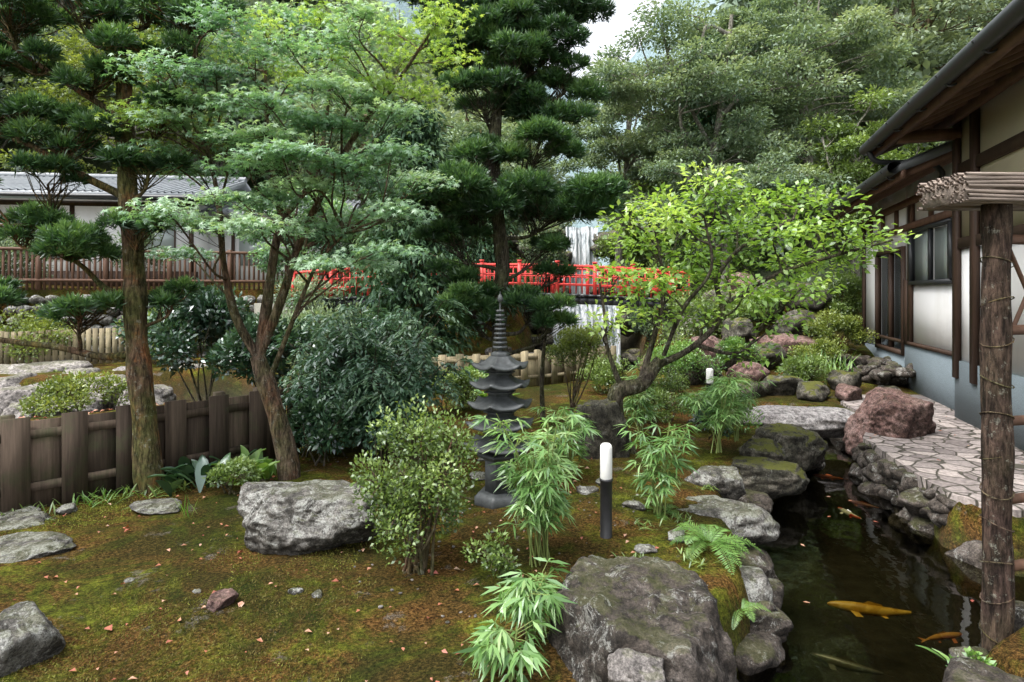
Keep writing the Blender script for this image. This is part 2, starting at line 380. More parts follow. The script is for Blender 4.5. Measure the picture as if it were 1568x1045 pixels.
rock('mossy_rock',(3.2,6.85,-.06),(.42,.30,.27),'rockmoss',20,flat=.7)
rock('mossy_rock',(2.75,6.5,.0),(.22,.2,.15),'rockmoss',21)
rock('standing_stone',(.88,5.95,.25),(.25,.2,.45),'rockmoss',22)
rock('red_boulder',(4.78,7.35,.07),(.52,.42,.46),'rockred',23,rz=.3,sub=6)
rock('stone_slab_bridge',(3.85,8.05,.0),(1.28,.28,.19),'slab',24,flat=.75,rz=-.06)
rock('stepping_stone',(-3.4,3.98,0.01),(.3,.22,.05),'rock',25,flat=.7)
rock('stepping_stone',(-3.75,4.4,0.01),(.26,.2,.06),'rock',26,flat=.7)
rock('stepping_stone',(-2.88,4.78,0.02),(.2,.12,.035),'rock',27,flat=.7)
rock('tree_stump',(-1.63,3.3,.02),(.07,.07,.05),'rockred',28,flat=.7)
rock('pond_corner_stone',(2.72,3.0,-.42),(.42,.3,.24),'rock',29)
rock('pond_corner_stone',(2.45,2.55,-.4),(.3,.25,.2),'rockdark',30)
mb=MB(); mk=MB(); sd=100
for q,(x,y,z,s) in enumerate([(5.0,9.8,.1,.3),(5.5,9.6,.1,.26),(4.6,10.2,.15,.28),(5.9,10.4,.15,.3),(3.4,9.7,.05,.28),(2.9,9.4,.0,.25),(4.0,10.0,.05,.28),(4.5,11.3,.2,.35),(3.6,11.6,.2,.4),
    (5.0,12.2,.4,.45),(5.9,12.6,.6,.5),(6.6,13.6,1.0,.55),(5.2,13.5,.9,.5),(4.3,12.8,.4,.45),(6.2,14.5,1.6,.6),(7.2,14.2,1.6,.5),(3.2,12.9,.2,.35),(5.6,11.4,.2,.35),(5.4,15.0,1.5,.5),(5.9,15.3,1.9,.5)]):
    sd+=1; V,F=rockgeo((x,y,z),(s*random.uniform(.9,1.4),s*.8,s*random.uniform(.6,1.1)),sd,4); (mb if q%3==1 else mk).add(V,F)
mb.build('cascade_rocks',M['rockred'],smooth=True); mk.build('cascade_rocks',M['rockmoss'],smooth=True)
mb=MB()
for k in range(95):
    t=R.rand()*len(pond); a=pond[int(t)]; b=pond[(int(t)+1)%len(pond)]; p=a+(b-a)*(t%1)
    if p[1]<2.5 or p[1]>9.6 or (p[1]<3.5 and p[0]<1.8): continue
    q=p+R.normal(size=2)*.06; s=R.uniform(.08,.22); sd+=1
    V,F=rockgeo((q[0],q[1],R.uniform(-.42,-.16)),(s*1.2,s,s*.8),sd,4); mb.add(V,F)
mb.build('pond_edge_stones',M['rockdark'],smooth=True)
mb=MB()
for i in range(len(path)-1):
    a=path[i]; b=path[i+1]
    if i>6 and i<9: continue
    L=np.linalg.norm(b-a)
    for k in range(int(L/.14)):
        for lv in range(3):
            p=a+(b-a)*(k*.14+R.rand()*.09)/L; sd+=1; s=R.uniform(.7,1.5)
            V,F=rockgeo((p[0]+R.normal()*.02,p[1]+R.normal()*.02,-.06-lv*.13+R.normal()*.02),(.085*s,.07*s,.06*s),sd,3); mb.add(V,F)
for k in range(60):
    p=np.array([6.6,10.1])+np.array([.9*R.rand(),2.0*R.rand()]); sd+=1
    V,F=rockgeo((p[0],p[1],R.uniform(0,.45)),(.16,.14,.11),sd,3); mb.add(V,F)
mb.build('cobble_wall',M['rockdark'],smooth=True)
mb=MB()
for k in range(75):
    t=R.uniform(1.05,5.6); i=int(t); p=river[i]+(river[i+1]-river[i])*(t-i)+R.normal(size=2)*1.4; s=R.uniform(.22,.6); sd+=1
    zz=g1(p[0],p[1])
    if zz>-.1 and p[0]>-6: continue
    V,F=rockgeo((p[0],p[1],zz+s*.2),(s*1.2,s,s*.75),sd,4); mb.add(V,F)
for (x,y,s) in [(-10.8,13.4,.7),(-9.6,13.0,.5),(-12,12.6,.7),(-8.8,13.6,.5),(-11.5,13.8,.4),(-7.6,14,.5),(-10.2,12,.5),(-8.9,10.6,.45),(-7.6,10.4,.35),(-7.0,11.2,.4),(-8.2,11.6,.55),(-6.2,10.0,.3),(-8.3,10.1,.3),(-9.4,11.6,.4)]:
    sd+=1; V,F=rockgeo((x,y,-.28),(s*1.3,s,s*.8),sd,5); mb.add(V,F)
mb.build('river_boulders',M['rockpale'],smooth=True)
mb=MB()
for (x,y,s) in [(-2.35,3.6,.02),(-1.85,3.45,.02),(-1.27,3.45,.028),(-1.13,3.42,.028),(-3.55,4.68,.07),(-3.85,4.6,.08),(.62,4.9,.06),(.8,5.1,.07),(.95,4.6,.06),(-.25,6.2,.08),(-.3,5.6,.07),(.9,3.9,.05),(.75,3.7,.04),(1.15,4.1,.07)]:
    sd+=1; V,F=rockgeo((x,y,g1(x,y)+s*.2),(s*1.4,s,s*.6),sd,4); mb.add(V,F)
mb.build('small_stones',M['rock'],smooth=True)
mb=MB()
for k in range(500):
    x=R.uniform(-3.8,1.3); y=R.uniform(2.4,6.5)
    if sn(x,y,0,31,3,1.8)<.25: continue
    s=R.uniform(.004,.012); sd+=1; V,F=rockgeo((x,y,g1(x,y)+s*.4),(s*1.3,s,s*.7),sd,2); mb.add(V,F)
mb.build('pebbles',M['rockpale'],smooth=True)

# ------------------------------------------------------------------ water
def watermat(name,tint,rough=.02,bs=.08,sc=3):
    m,nt,o=newmat(name)
    gl=nt.nodes.new('ShaderNodeBsdfGlossy'); gl.inputs['Roughness'].default_value=rough
    tr=nt.nodes.new('ShaderNodeBsdfTransparent'); tr.inputs[0].default_value=(*tint,1)
    fr=nt.nodes.new('ShaderNodeFresnel'); fr.inputs[0].default_value=1.42
    bp=nt.nodes.new('ShaderNodeBump'); bp.inputs['Strength'].default_value=bs; bp.inputs['Distance'].default_value=.05
    nt.links.new(noise(nt,sc,3,.5),bp.inputs['Height'])
    for n_ in (gl,fr): nt.links.new(bp.outputs[0],n_.inputs['Normal'])
    mx=nt.nodes.new('ShaderNodeMixShader'); nt.links.new(fr.outputs[0],mx.inputs[0]); nt.links.new(tr.outputs[0],mx.inputs[1]); nt.links.new(gl.outputs[0],mx.inputs[2])
    nt.links.new(mx.outputs[0],o.inputs[0]); return m
mb=MB(); mb.add([(.6,1,-.36),(6.2,1,-.36),(6.2,9.7,-.36),(.6,9.7,-.36)],[(0,1,2,3)])
mb.build('pond_water',watermat('pond_water_mat',(.46,.45,.32)))
mb=MB(); W=2.2
for i in range(7):
    a=river[i]; b=river[i+1]; d=(b-a)/np.linalg.norm(b-a); nn=np.array([-d[1],d[0]])*W; z=-1.02+.004*i
    if i==6: b=b+d*.1; ex=0
    else: ex=.8
    mb.add([(*(a-nn),z),(*(b-nn+d*ex),z),(*(b+nn+d*ex),z),(*(a+nn),z)],[(0,1,2,3)])
mb.build('river_water',watermat('river_water_mat',(.6,.65,.55),.08,.5,4))
def fallmat():
    m,nt,o=newmat('falling_water')
    n=noise(nt,3,6,.7,vscale=(3.2,3.2,.22)); c=ramp(nt,n,[(.36,(.10,.13,.14)),(.47,(.42,.47,.50)),(.60,(.86,.88,.90))]); bsdf(nt,o,c,.4,n,.8,.08); return m
M['fall']=fallmat()
def fall(name,x0,x1,y,z0,z1):
    mb=MB(); n=80; xs_=np.linspace(x0,x1,n); zs=np.linspace(z1,z0,9); V=[]
    for k,z in enumerate(zs):
        for x in xs_: V.append((x,y+.1-.45*(1-math.exp(-k*.4))+.07*math.sin(x*11+1)+.04*math.sin(x*29),z+.03*math.sin(x*7)))
    i=np.arange(8)[:,None]*n+np.arange(n-1)[None]; F=np.stack([i,i+1,i+n+1,i+n],-1).reshape(-1,4); mb.add(V,F); mb.build(name,M['fall'],smooth=True)
fall('waterfall',1.3,3.7,20.3,-1.0,1.40)
fall('upper_waterfall',2.7,4.3,29.5,1.6,5.1)
mb=MB(); mb.box(1.3,3.7,20.5,20.8,-1.3,1.28)
for k in range(52):
    x=R.choice([R.uniform(-.6,1.2),R.uniform(3.85,5.8)]); sd+=1
    V,F=rockgeo((x,20.3+R.normal()*.15,R.uniform(-1,1.3)),(.45,.35,.32),sd,3); mb.add(V,F)
for x in (1.7,2.3,2.9,3.4): sd+=1; V,F=rockgeo((x,20.0,-.95+R.rand()*.2),(.3,.25,.25),sd,3); mb.add(V,F)
mb.build('weir',M['rockmoss'],smooth=True)
mb=MB()
for k in range(90):
    x=R.uniform(-.5,8.5); sd+=1
    if 2.6<x<4.4: continue
    V,F=rockgeo((x,29.8+R.normal()*.3,R.uniform(1.5,4.8)),(.75,.6,.5),sd,4); mb.add(V,F)
mb.box(2.7,4.3,29.8,30.2,0,4.95)
mb.build('upper_rock_face',M['rockmoss'],smooth=True)

# ------------------------------------------------------------------ path
def pathmat():
    m,nt,o=newmat('flagstone')
    tc=nt.nodes.new('ShaderNodeTexCoord')
    nz=nt.nodes.new('ShaderNodeTexNoise'); nz.inputs['Scale'].default_value=3; nt.links.new(tc.outputs['Object'],nz.inputs['Vector'])
    v=mixc(nt,.14,tc.outputs['Object'],nz.outputs['Color'],'ADD')
    def vor(feat):
        t=nt.nodes.new('ShaderNodeTexVoronoi'); t.feature=feat; t.inputs['Scale'].default_value=4.9; nt.links.new(v,t.inputs['Vector']); return t
    e=vor('DISTANCE_TO_EDGE'); c=vor('F1'); sx=nt.nodes.new('ShaderNodeSeparateColor'); nt.links.new(c.outputs['Color'],sx.inputs[0])
    col=ramp(nt,sx.outputs[0],[(0,(.17,.145,.14)),(.5,(.27,.235,.225)),(1,(.38,.33,.31))])
    col=mixc(nt,.7,col,ramp(nt,noise(nt,20,6,.75),[(.33,(.15,.15,.15)),(.67,(.85,.85,.85))]),'OVERLAY')
    j=ramp(nt,e.outputs['Distance'],[(.02,(0,0,0)),(.055,(1,1,1))])
    col=mixc(nt,j,(.07,.065,.05),col); bsdf(nt,o,col,.75,j,.9,.025); return m
bm=bmesh.new(); vs=[bm.verts.new((p[0],p[1],.05)) for p in path]; f=bm.faces.new(vs); 
if f.normal.z<0: f.normal_flip()
r=bmesh.ops.extrude_face_region(bm,geom=[f]); 
for v in [g for g in r['geom'] if isinstance(g,bmesh.types.BMVert)]: v.co.z=-.5
bmesh.ops.recalc_face_normals(bm,faces=bm.faces)
me=bpy.data.meshes.new('stone_path'); bm.to_mesh(me); bm.free(); me.materials.append(pathmat())
scene.collection.objects.link(bpy.data.objects.new('stone_path',me))

# ------------------------------------------------------------------ plants machinery
class Plant:
    def __init__(s,name,wood,leaf):
        s.name=name; s.w=MB(); s.l=MB(); s.wood=wood; s.leaf=leaf; s.sk=[]
    def limb(s,P,r0,r1,seg=10,bump=.06,k=6):
        P=np.array(P,float); n=len(P); C=tube(s.w,P,np.linspace(r0,r1,max(n,2)),seg,k,bump); s.sk.append(C); return C
    def reach(s,c,r0=.02,r1=.006,sag=.1,down=.3,wig=.05):
        K=np.concatenate(s.sk); c=np.array(c,float)
        d=np.linalg.norm(K-c,axis=1)+np.maximum(K[:,2]-c[2]+down,0)*1.2
        p=K[np.argmin(d)]; L=np.linalg.norm(c-p)
        m1=p+(c-p)*.35+R.normal(size=3)*wig*L+np.array([0,0,-sag*L*.3]); m2=p+(c-p)*.7+R.normal(size=3)*wig*L+np.array([0,0,-sag*L*.5])
        C=tube(s.w,[p,m1,m2,c],np.linspace(r0,r1,4),6,4); return C
    def twigs(s,C,pts,r=.005):
        for q in pts:
            p=C[R.randint(len(C)//2,len(C))]; m=(p+q)/2+R.normal(size=3)*.08*np.linalg.norm(q-p)
            tube(s.w,[p,m,q],[r,r*.7,r*.4],3,3,smooth=False)
    def done(s,smooth=True):
        e=empty(s.name)
        if s.w.V: s.w.build('trunk',M[s.wood],e,smooth)
        if s.l.V: s.l.build('foliage',M[s.leaf],e)
        return e
def ell(n,c,r,shell=.5,zmin=-1):
    u=unit(R.normal(size=(n*2,3))); u=u[u[:,2]>zmin][:n]; q=R.rand(len(u))**shell
    return np.array(c)+u*q[:,None]*np.array(r), u
def tufts(mb,P,A,k=14,L=.085,W=.013,tone=None,spread=.9):
    n=len(P); A=unit(A); B=np.repeat(P,k,0); Ax=np.repeat(A,k,0)
    d=Ax+R.normal(size=(n*k,3))*spread*.6
    if tone is None: tone=R.rand(n)
    t=np.clip(np.repeat(tone,k)+R.normal(size=n*k)*.1,0,1)
    leafq(mb,B+Ax*R.rand(n*k)[:,None]*L*.4,d,R.uniform(.7,1.2,n*k)*L,W,upb=.3,tone=t,cup=.03)
def makipad(pl,c,r,dens=1.0,L=.085,lr=.022):
    c=np.array(c,float); r=np.array(r,float)*np.array([1,1,1.35])
    C=pl.reach(c-np.array([0,0,r[2]*.5]),lr,.009,.2)
    nl=max(4,int(6.5*r[0]/.4))
    for j in range(nl):
        u=unit(R.normal(size=3)); cc=c+u*r*np.array([.85,.85,.55]); rr=r*R.uniform(.26,.48)*np.array([1,1,1.1]); 
        n=int(260*dens*rr[0]*rr[1]*3.2/.1*.33)+14
        P,U=ell(n,cc,rr,.35,-.45)
        A=U*np.array([.9,.9,.5])+np.array([0,0,.8])
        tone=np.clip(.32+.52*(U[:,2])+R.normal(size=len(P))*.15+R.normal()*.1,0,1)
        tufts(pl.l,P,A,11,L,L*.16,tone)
        pl.twigs(C,P[R.choice(len(P),min(6,len(P)),False)],.007)

# ---- left podocarpus
pl=Plant('podocarpus_tree','barkred','maki')
pl.limb([(-3.2,5.2,-.1),(-3.23,5.2,.35),(-3.31,5.2,1.23),(-3.36,5.22,2.04),(-3.41,5.2,2.9),(-3.44,5.2,3.77),(-3.5,5.2,4.7)],.115,.055,20,.2,10)
pl.limb([(-3.32,5.2,1.22),(-3.6,5.15,1.2),(-3.95,5.1,1.29),(-4.3,5.1,1.33),(-4.9,5.1,1.42)],.038,.022,10,.15)
pl.limb([(-3.38,5.2,1.69),(-3.6,5.2,1.8),(-3.72,5.1,1.98),(-3.9,5.1,2.1)],.03,.015)
pl.limb([(-3.4,5.2,2.6),(-3.78,5.1,2.8),(-4.18,5.0,3.05),(-4.8,5.0,3.2)],.038,.02,10,.15)
pl.limb([(-3.42,5.2,3.3),(-3.0,5.1,3.6),(-2.7,5.0,3.75)],.03,.015)
pl.limb([(-3.44,5.2,3.3),(-3.9,5.1,3.6),(-4.4,5.0,3.95)],.03,.015)
for c,r in [((-3.85,5.05,2.15),(.38,.32,.14)),((-3.68,5.0,1.62),(.28,.25,.11)),((-4.25,5.0,2.32),(.32,.3,.13)),((-3.78,5.0,3.1),(.32,.3,.16)),((-4.3,4.9,3.3),(.35,.3,.15)),
    ((-3.68,5.1,3.6),(.32,.3,.15)),((-3.15,5.1,2.9),(.25,.25,.12)),((-4.2,4.9,4.1),(.45,.35,.18)),((-3.7,5.0,4.2),(.38,.3,.16)),((-3.05,5.0,3.85),(.34,.3,.15)),((-2.75,5.0,4.15),(.34,.3,.16)),
    ((-4.5,5.0,3.75),(.28,.3,.13)),((-3.3,5.4,4.4),(.4,.4,.16)),((-4.6,5.1,1.72),(.28,.3,.11)),((-3.05,5.3,1.72),(.22,.25,.1)),((-3.95,5.0,2.75),(.26,.2,.1)),((-3.15,5.0,2.35),(.24,.2,.10)),((-4.6,4.9,2.7),(.25,.25,.11)),((-3.0,5.1,3.35),(.25,.25,.11)),((-4.1,5.0,3.7),(.25,.25,.11))]:
    makipad(pl,c,r,1.3,.085)
pl.done()

# ---- centre podocarpus
pl=Plant('cloud_pruned_pine_tree','barkdark','maki')
pl.limb([(-.12,7.5,-.05),(-.10,7.5,.6),(-.17,7.5,1.33),(-.13,7.5,2.17),(-.23,7.5,3.42),(-.16,7.5,4.67),(-.16,7.5,6.0)],.12,.06,16,.18,8)
for c,r in [((-.37,7.3,4.2),(.45,.4,.2)),((.62,7.4,4.12),(.55,.45,.27)),((.3,7.2,3.52),(.46,.4,.19)),((-.55,7.4,3.5),(.38,.4,.18)),((.60,7.3,2.92),(.78,.55,.28)),((-.52,7.2,2.92),(.74,.55,.27)),
    ((-.74,7.4,2.45),(.38,.35,.15)),((-.75,7.5,2.0),(.34,.3,.14)),((-.52,7.3,1.67),(.44,.35,.14)),((.38,7.4,2.37),(.32,.3,.13)),((.36,7.3,1.64),(.38,.35,.13)),((-.42,7.5,1.40),(.3,.3,.12)),((.46,7.4,1.38),(.26,.3,.11)),((.58,7.5,1.98),(.26,.3,.10)),
    ((-.58,7.5,4.75),(.6,.45,.26)),((.45,7.4,4.85),(.55,.45,.24)),((-.2,7.4,5.15),(.65,.4,.24)),((.5,7.5,5.4),(.65,.45,.26)),((-.85,7.5,5.35),(.55,.45,.24)),((-.2,7.4,5.7),(.7,.4,.24)),((0,7.8,4.5),(.4,.3,.2)),((.1,7.2,4.75),(.4,.3,.2)),((.75,7.5,4.5),(.35,.3,.14))]:
    makipad(pl,c,r,1.1,.105,lr=.03)
pl.limb([(.42,7.9,0),(.40,7.9,.6),(.45,7.8,1.3)],.04,.02)
pl.done()

# ---- maple
def star(mb,P,N,L,tone):
    n=len(P); a0=R.rand(n)*6.28; N=unit(N); U=unit(np.cross(N,np.array([.9,.1,.1]))); Vv=np.cross(N,U)
    for k,(a,s) in enumerate([(-1.7,.65),(-.8,.9),(-.0,1.05),(.8,.9),(1.7,.65)]):
        d=np.cos(a0+a)[:,None]*U+np.sin(a0+a)[:,None]*Vv
        leafq(mb,P,d-N*.25,L*s,L*s*.30,tone=tone,N=N,cup=.02)
pl=Plant('maple_tree','bark','maple')
pl.limb([(-2.11,5.6,-.08),(-2.17,5.6,.35),(-2.3,5.6,.75),(-2.42,5.6,1.16)],.10,.078,20,.2,10)
pl.limb([(-2.41,5.6,1.12),(-2.62,5.55,1.56),(-2.7,5.5,2.06),(-2.71,5.4,2.68),(-2.85,5.3,3.43)],.045,.014,10,.15)
pl.limb([(-2.41,5.6,1.08),(-2.36,5.65,1.63),(-2.3,5.7,2.19),(-2.24,5.7,2.5),(-2.36,5.7,3.18),(-2.4,5.7,4.05)],.058,.014,12,.15)
pl.limb([(-2.41,5.6,1.12),(-2.14,5.55,1.81),(-1.98,5.5,2.25),(-1.7,5.4,2.75),(-1.39,5.3,3.21),(-1.02,5.2,3.62),(-.72,5.1,4.0)],.045,.011,10,.15)
pl.limb([(-2.3,5.6,.95),(-2.05,5.5,1.5),(-1.8,5.4,2.0),(-1.5,5.3,2.3)],.028,.009)
pl.limb([(-2.3,5.7,2.4),(-2.0,5.9,2.9),(-1.9,6.0,3.5),(-1.8,5.9,4.2)],.032,.011)
sp=[(430,230),(480,185),(400,150),(560,150),(520,250),(545,330),(500,345),(330,110),(600,230),(300,260),(310,340),(280,385),(360,300),(440,70),(520,60),(590,380),(470,280),(250,100),(430,20),(340,30),(540,110),(390,340),(560,20),(470,130),(350,210),(270,180),(610,320),(500,400),
 (250,320),(380,250),(300,150),(480,30),(390,80),(570,280),(440,170),(240,230),(300,60),(510,190),(280,30),(640,270),(600,170),(420,300),(560,400),(460,230),(340,160),(400,200),(510,130)]
for (a,b) in sp:
    y=5.4+R.uniform(-.85,.9); sc=y*.00111; c=np.array([(a-784)*sc,y,1.75-(b-450)*sc])
    r=np.array([R.uniform(.30,.50),R.uniform(.3,.45),R.uniform(.05,.10)])
    C=pl.reach(c,.013,.004,.0,.5,.07)
    n=330; P,U=ell(n,c,r,.6); P[:,2]-=.4*((P[:,0]-c[0])**2+(P[:,1]-c[1])**2)
    pl.twigs(C,P[:10],.0035)
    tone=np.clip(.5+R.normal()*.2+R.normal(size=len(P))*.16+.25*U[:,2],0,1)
    star(pl.l,P,R.normal(size=(len(P),3))*.42+np.array([0,-.3,1]),R.uniform(.036,.056,len(P)),tone)
e=pl.done()
pl.l=MB(); pl.w=MB()
for (a,b) in [(620,90),(665,45),(680,20),(600,50),(650,140),(210,70),(230,170),(690,90),(490,20),(300,20),(590,130),(200,180),(640,60),(180,110),(520,80),(400,40),(350,80),(450,110),(260,60)]:
    y=5.2+R.uniform(-.3,.4); sc=y*.00111; c=np.array([(a-784)*sc,y,1.75-(b-450)*sc]); P,U=ell(180,c,(.32,.28,.12),.6)
    C=pl.reach(c,.01,.003,0,.3,.07); pl.twigs(C,P[:6],.003)
    star(pl.l,P,R.normal(size=(len(P),3))*.6+np.array([0,-.15,1]),R.uniform(.036,.052,len(P)),R.rand(len(P)))
pl.l.build('yellow_foliage',M['maple2'],e); pl.w.build('yellow_foliage_twigs',M['bark'],e)  # yellower leaf sprays over the upper crown

# ---- plum
pl=Plant('plum_tree','barkdark','plum')
pl.limb([(1.22,6.2,0),(1.10,6.2,.45),(1.11,6.2,.72),(1.36,6.2,.80),(1.56,6.2,1.06)],.10,.058,14,.25,8)
pl.limb([(1.50,6.2,.98),(1.9,6.15,1.2),(2.18,6.1,1.54),(2.13,6.1,1.89),(2.38,6.1,2.23),(2.87,6.0,2.51)],.042,.012,8,.2)
pl.limb([(1.36,6.2,.82),(1.54,6.25,1.4),(1.63,6.3,1.82),(1.56,6.3,2.3)],.038,.012,8,.2)
pl.limb([(1.9,6.15,1.22),(2.3,6.2,1.12),(2.55,6.3,1.2),(2.73,6.3,1.5)],.026,.01,8,.15)
pl.limb([(2.16,6.1,1.6),(2.66,6.0,1.93),(3.2,5.9,2.12),(3.76,5.8,2.28)],.026,.01,8,.15)
pl.limb([(1.15,6.2,.75),(1.0,6.2,1.2),(.98,6.2,1.5),(.92,6.2,1.9)],.03,.01,8,.15)
pl.limb([(1.6,6.2,1.1),(1.75,6.0,1.6),(2.0,5.9,2.0),(1.9,5.8,2.5)],.026,.01,8,.15)
for (a,b,n) in [(1100,300,120),(1180,310,120),(1030,330,110),(980,370,110),(1240,350,100),(1290,395,90),(1340,370,50),(1200,400,110),(1060,395,110),(950,420,90),(1150,450,80),(930,490,60),(1230,440,80),(1130,350,120),(1080,480,60),(1010,430,90),(1190,490,50),(1085,275,60),(1270,310,50),(960,340,60),(1110,420,80),(1310,340,30),(1160,540,30),(1000,310,60),(1190,360,90),(1050,350,90),(1210,300,70),(1300,370,60),(1000,480,50),(1250,400,70),(1050,430,70),(970,450,60),(1200,450,60),(1130,390,70)]:
    y=6.1+R.uniform(-.5,.5); sc=y*.00111; c=np.array([(a-784)*sc,y,1.75-(b-450)*sc])
    C=pl.reach(c,.012,.004,.0,.3,.08); P,U=ell(int(n*1.9),c,(.34,.34,.18),.6); pl.twigs(C,P[:8],.004)
    dr=U*np.array([1,1,.3])+R.normal(size=(len(P),3))*.4
    leafq(pl.l,P,dr,R.uniform(.055,.095,len(P)),R.uniform(.036,.052,len(P)),upb=1.6,tone=np.clip(.50+R.normal()*.18+R.normal(size=len(P))*.2,0,1))
pl.done()

# ---- shrubs
def shrub(name,c,r,leaf,wood,n=3000,L=.04,W=.02,clumps=14,base=None,stems=7,upb=.8,out=.8,shell=.35,spread=.9,zmin=-.6,flatc=1.0,lift=.35):
    pl=Plant(name,wood,leaf); c=np.array(c,float); r=np.array(r,float)
    b=np.array(base if base is not None else (c[0],c[1],c[2]-r[2]*1.2))
    for k in range(stems):
        u=unit(R.normal(size=3)); u[2]=abs(u[2])*.6; t=c+u*r*.6
        pl.limb([b+R.normal(size=3)*np.array([.06,.06,0]),(b+t)/2+R.normal(size=3)*.06*r[0],t],.010+.008*r[0],.004,6,0,3)
    K=np.concatenate(pl.sk)
    for k in range(clumps):
        u=unit(R.normal(size=3)); u[2]=u[2] if u[2]>zmin else -u[2]; cc=c+u*r*R.uniform(.4,spread); rr=r*R.uniform(.22,.45)*np.array([1,1,flatc])
        P,U=ell(n//clumps,cc,rr,shell)
        for q in P[:5]:
            p=K[np.argmin(np.linalg.norm(K-q,axis=1))]; tube(pl.w,[p,q],[.005,.002],3,3)
        dr=U*out+R.normal(size=U.shape)*.5+np.array([0,0,lift])
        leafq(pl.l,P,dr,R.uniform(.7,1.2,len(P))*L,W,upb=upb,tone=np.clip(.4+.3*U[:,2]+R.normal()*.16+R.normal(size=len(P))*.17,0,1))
    return pl.done()
shrub('azalea_bush',(-.62,3.78,.53),(.40,.34,.42),'azalea','bark',8000,.030,.018,52,(-.6,3.7,-.02),14,spread=1.0,zmin=-.9)
# loose multi-stemmed nandina: pinnate sprays along arching canes
def nandina(name,c,h,sp,canes,leafscale=1.0):
    pl=Plant(name,'barkdark','nandina'); c=np.array(c,float)
    for k in range(canes):
        a=R.rand()*6.28; s=sp*R.uniform(.15,1)*np.array([math.cos(a),.65*math.sin(a)]); hh=h*R.uniform(.5,1.05)
        C=pl.limb([c+[R.normal()*.12,R.normal()*.1,0],c+[s[0]*.4,s[1]*.4,hh*.55],c+[s[0],s[1],hh]],.010,.004,5,0,6)
        for f in range(11):
            p=C[R.randint(len(C)//3,len(C))]; b=R.rand()*6.28; l=R.uniform(.22,.40)*leafscale
            hd=np.array([math.cos(b),math.sin(b),0]); t=np.linspace(0,1,8)[:,None]
            Q=p+hd*l*t+np.array([0,0,1])*l*(.35*t-.75*t*t); tube(pl.w,Q[::2],[.003,.0015],3,1,smooth=False)
            S=np.array([-hd[1],hd[0],0]); T=unit(np.gradient(Q,axis=0)); tn=np.clip(.45+R.normal()*.2+.25*(hh/h-.7),0,1)
            for q in range(1,8):
                for sg in (-1,1):
                    m=3; d=np.stack([S*sg+T[q]*x+R.normal(size=3)*.15+np.array([0,0,-.25]) for x in (.1,.7,1.4)])
                    B=Q[q]+S*sg*.02+R.normal(size=(m,3))*.012
                    leafq(pl.l,B,d,R.uniform(.06,.095,m)*leafscale,.024*leafscale,upb=1.6,tone=np.clip(tn+R.normal(size=m)*.12,0,1),cup=.04)
    return pl.done()
nandina('nandina_bush',(-1.6,6.6,0),1.75,1.05,30)
nandina('nandina_bush',(-1.3,6.2,0),1.25,.75,18,.9)
nandina('nandina_bush',(-2.1,6.35,0),1.1,.5,9,.9)
shrub('camellia_bush',(-1.75,7.0,.8),(.8,.3,.6),'dark','barkdark',4500,.08,.035,28,(-1.75,7.0,0),5,spread=.9)
shrub('camellia_bush',(-4.1,7.6,1.15),(.8,.5,.75),'dark','barkdark',6000,.08,.04,30,(-4.0,7.6,0),7,spread=.95)
shrub('camellia_bush',(-3.0,7.2,.95),(.6,.4,.55),'dark','barkdark',3600,.08,.04,22,(-3.0,7.2,0),5,spread=.95)
shrub('camellia_bush',(-1.95,6.05,.38),(.42,.25,.34),'dark','barkdark',2600,.07,.035,18,(-1.95,6.05,0),5)
shrub('round_bush',(.95,8.2,.98),(.5,.45,.34),'yellowsh','bark',7500,.032,.02,36,(.8,8.1,0),8)
shrub('low_bush',(-2.45,5.15,.16),(.24,.2,.16),'azalea','bark',1500,.035,.02,12,(-2.45,5.15,0),4)
shrub('low_bush',(-.95,8.6,.3),(.6,.5,.35),'azalea','bark',3500,.05,.025,16,None,5)
shrub('low_bush',(2.1,8.0,.3),(.5,.4,.35),'azalea','bark',4000,.035,.02,20,None,5)
shrub('low_bush',(1.7,7.2,.3),(.35,.3,.3),'azalea','bark',2600,.03,.02,14,None,5)
shrub('low_bush',(2.6,7.4,.28),(.45,.4,.3),'fern','bark',3000,.04,.02,18,None,5)
shrub('low_bush',(2.3,6.7,.3),(.22,.2,.2),'dark','bark',1600,.035,.02,12,None,4)
shrub('low_bush',(3.3,9.2,.2),(.35,.3,.2),'azalea','bark',2000,.035,.02,12,None,4)
shrub('hedge_bush',(7.0,12.6,.9),(.7,.6,.45),'yellowsh','bark',6000,.05,.03,24,None,6)
shrub('hedge_bush',(7.9,14.3,1.5),(.9,.7,.8),'azalea','bark',6000,.07,.04,24,None,6)
shrub('hedge_bush',(3.2,11.0,.4),(.8,.5,.45),'fern','bark',5000,.05,.025,24,None,6)
shrub('hedge_bush',(5.3,10.7,.35),(.5,.4,.3),'azalea','bark',3500,.05,.025,20,None,6)
shrub('hedge_bush',(4.6,11.9,.5),(.5,.4,.35),'fern','bark',3500,.05,.025,20,None,6)
shrub('hedge_bush',(6.1,11.8,.5),(.5,.4,.35),'yellowsh','bark',3500,.05,.025,20,None,6)
shrub('hedge_bush',(5.8,13.9,1.4),(.8,.5,.5),'azalea','bark',4500,.06,.03,24,None,6)
shrub('hedge_bush',(1.7,10.4,.3),(.5,.4,.35),'azalea','bark',4000,.05,.025,20,None,6)
shrub('hedge_bush',(-.6,9.9,.25),(.4,.3,.3),'fern','bark',2500,.05,.025,16,None,6)
shrub('hedge_bush',(4.6,14.3,1.0),(1.1,.8,.8),'azalea','bark',7000,.07,.035,28,None,6)
shrub('hedge_bush',(-3.8,11.4,.7),(1.3,.7,.9),'forestR','bark',7000,.09,.045,28,None,6)
shrub('hedge_bush',(-1.6,18.3,2.0),(1.3,.6,.9),'maple','bark',6000,.09,.045,28,None,6)
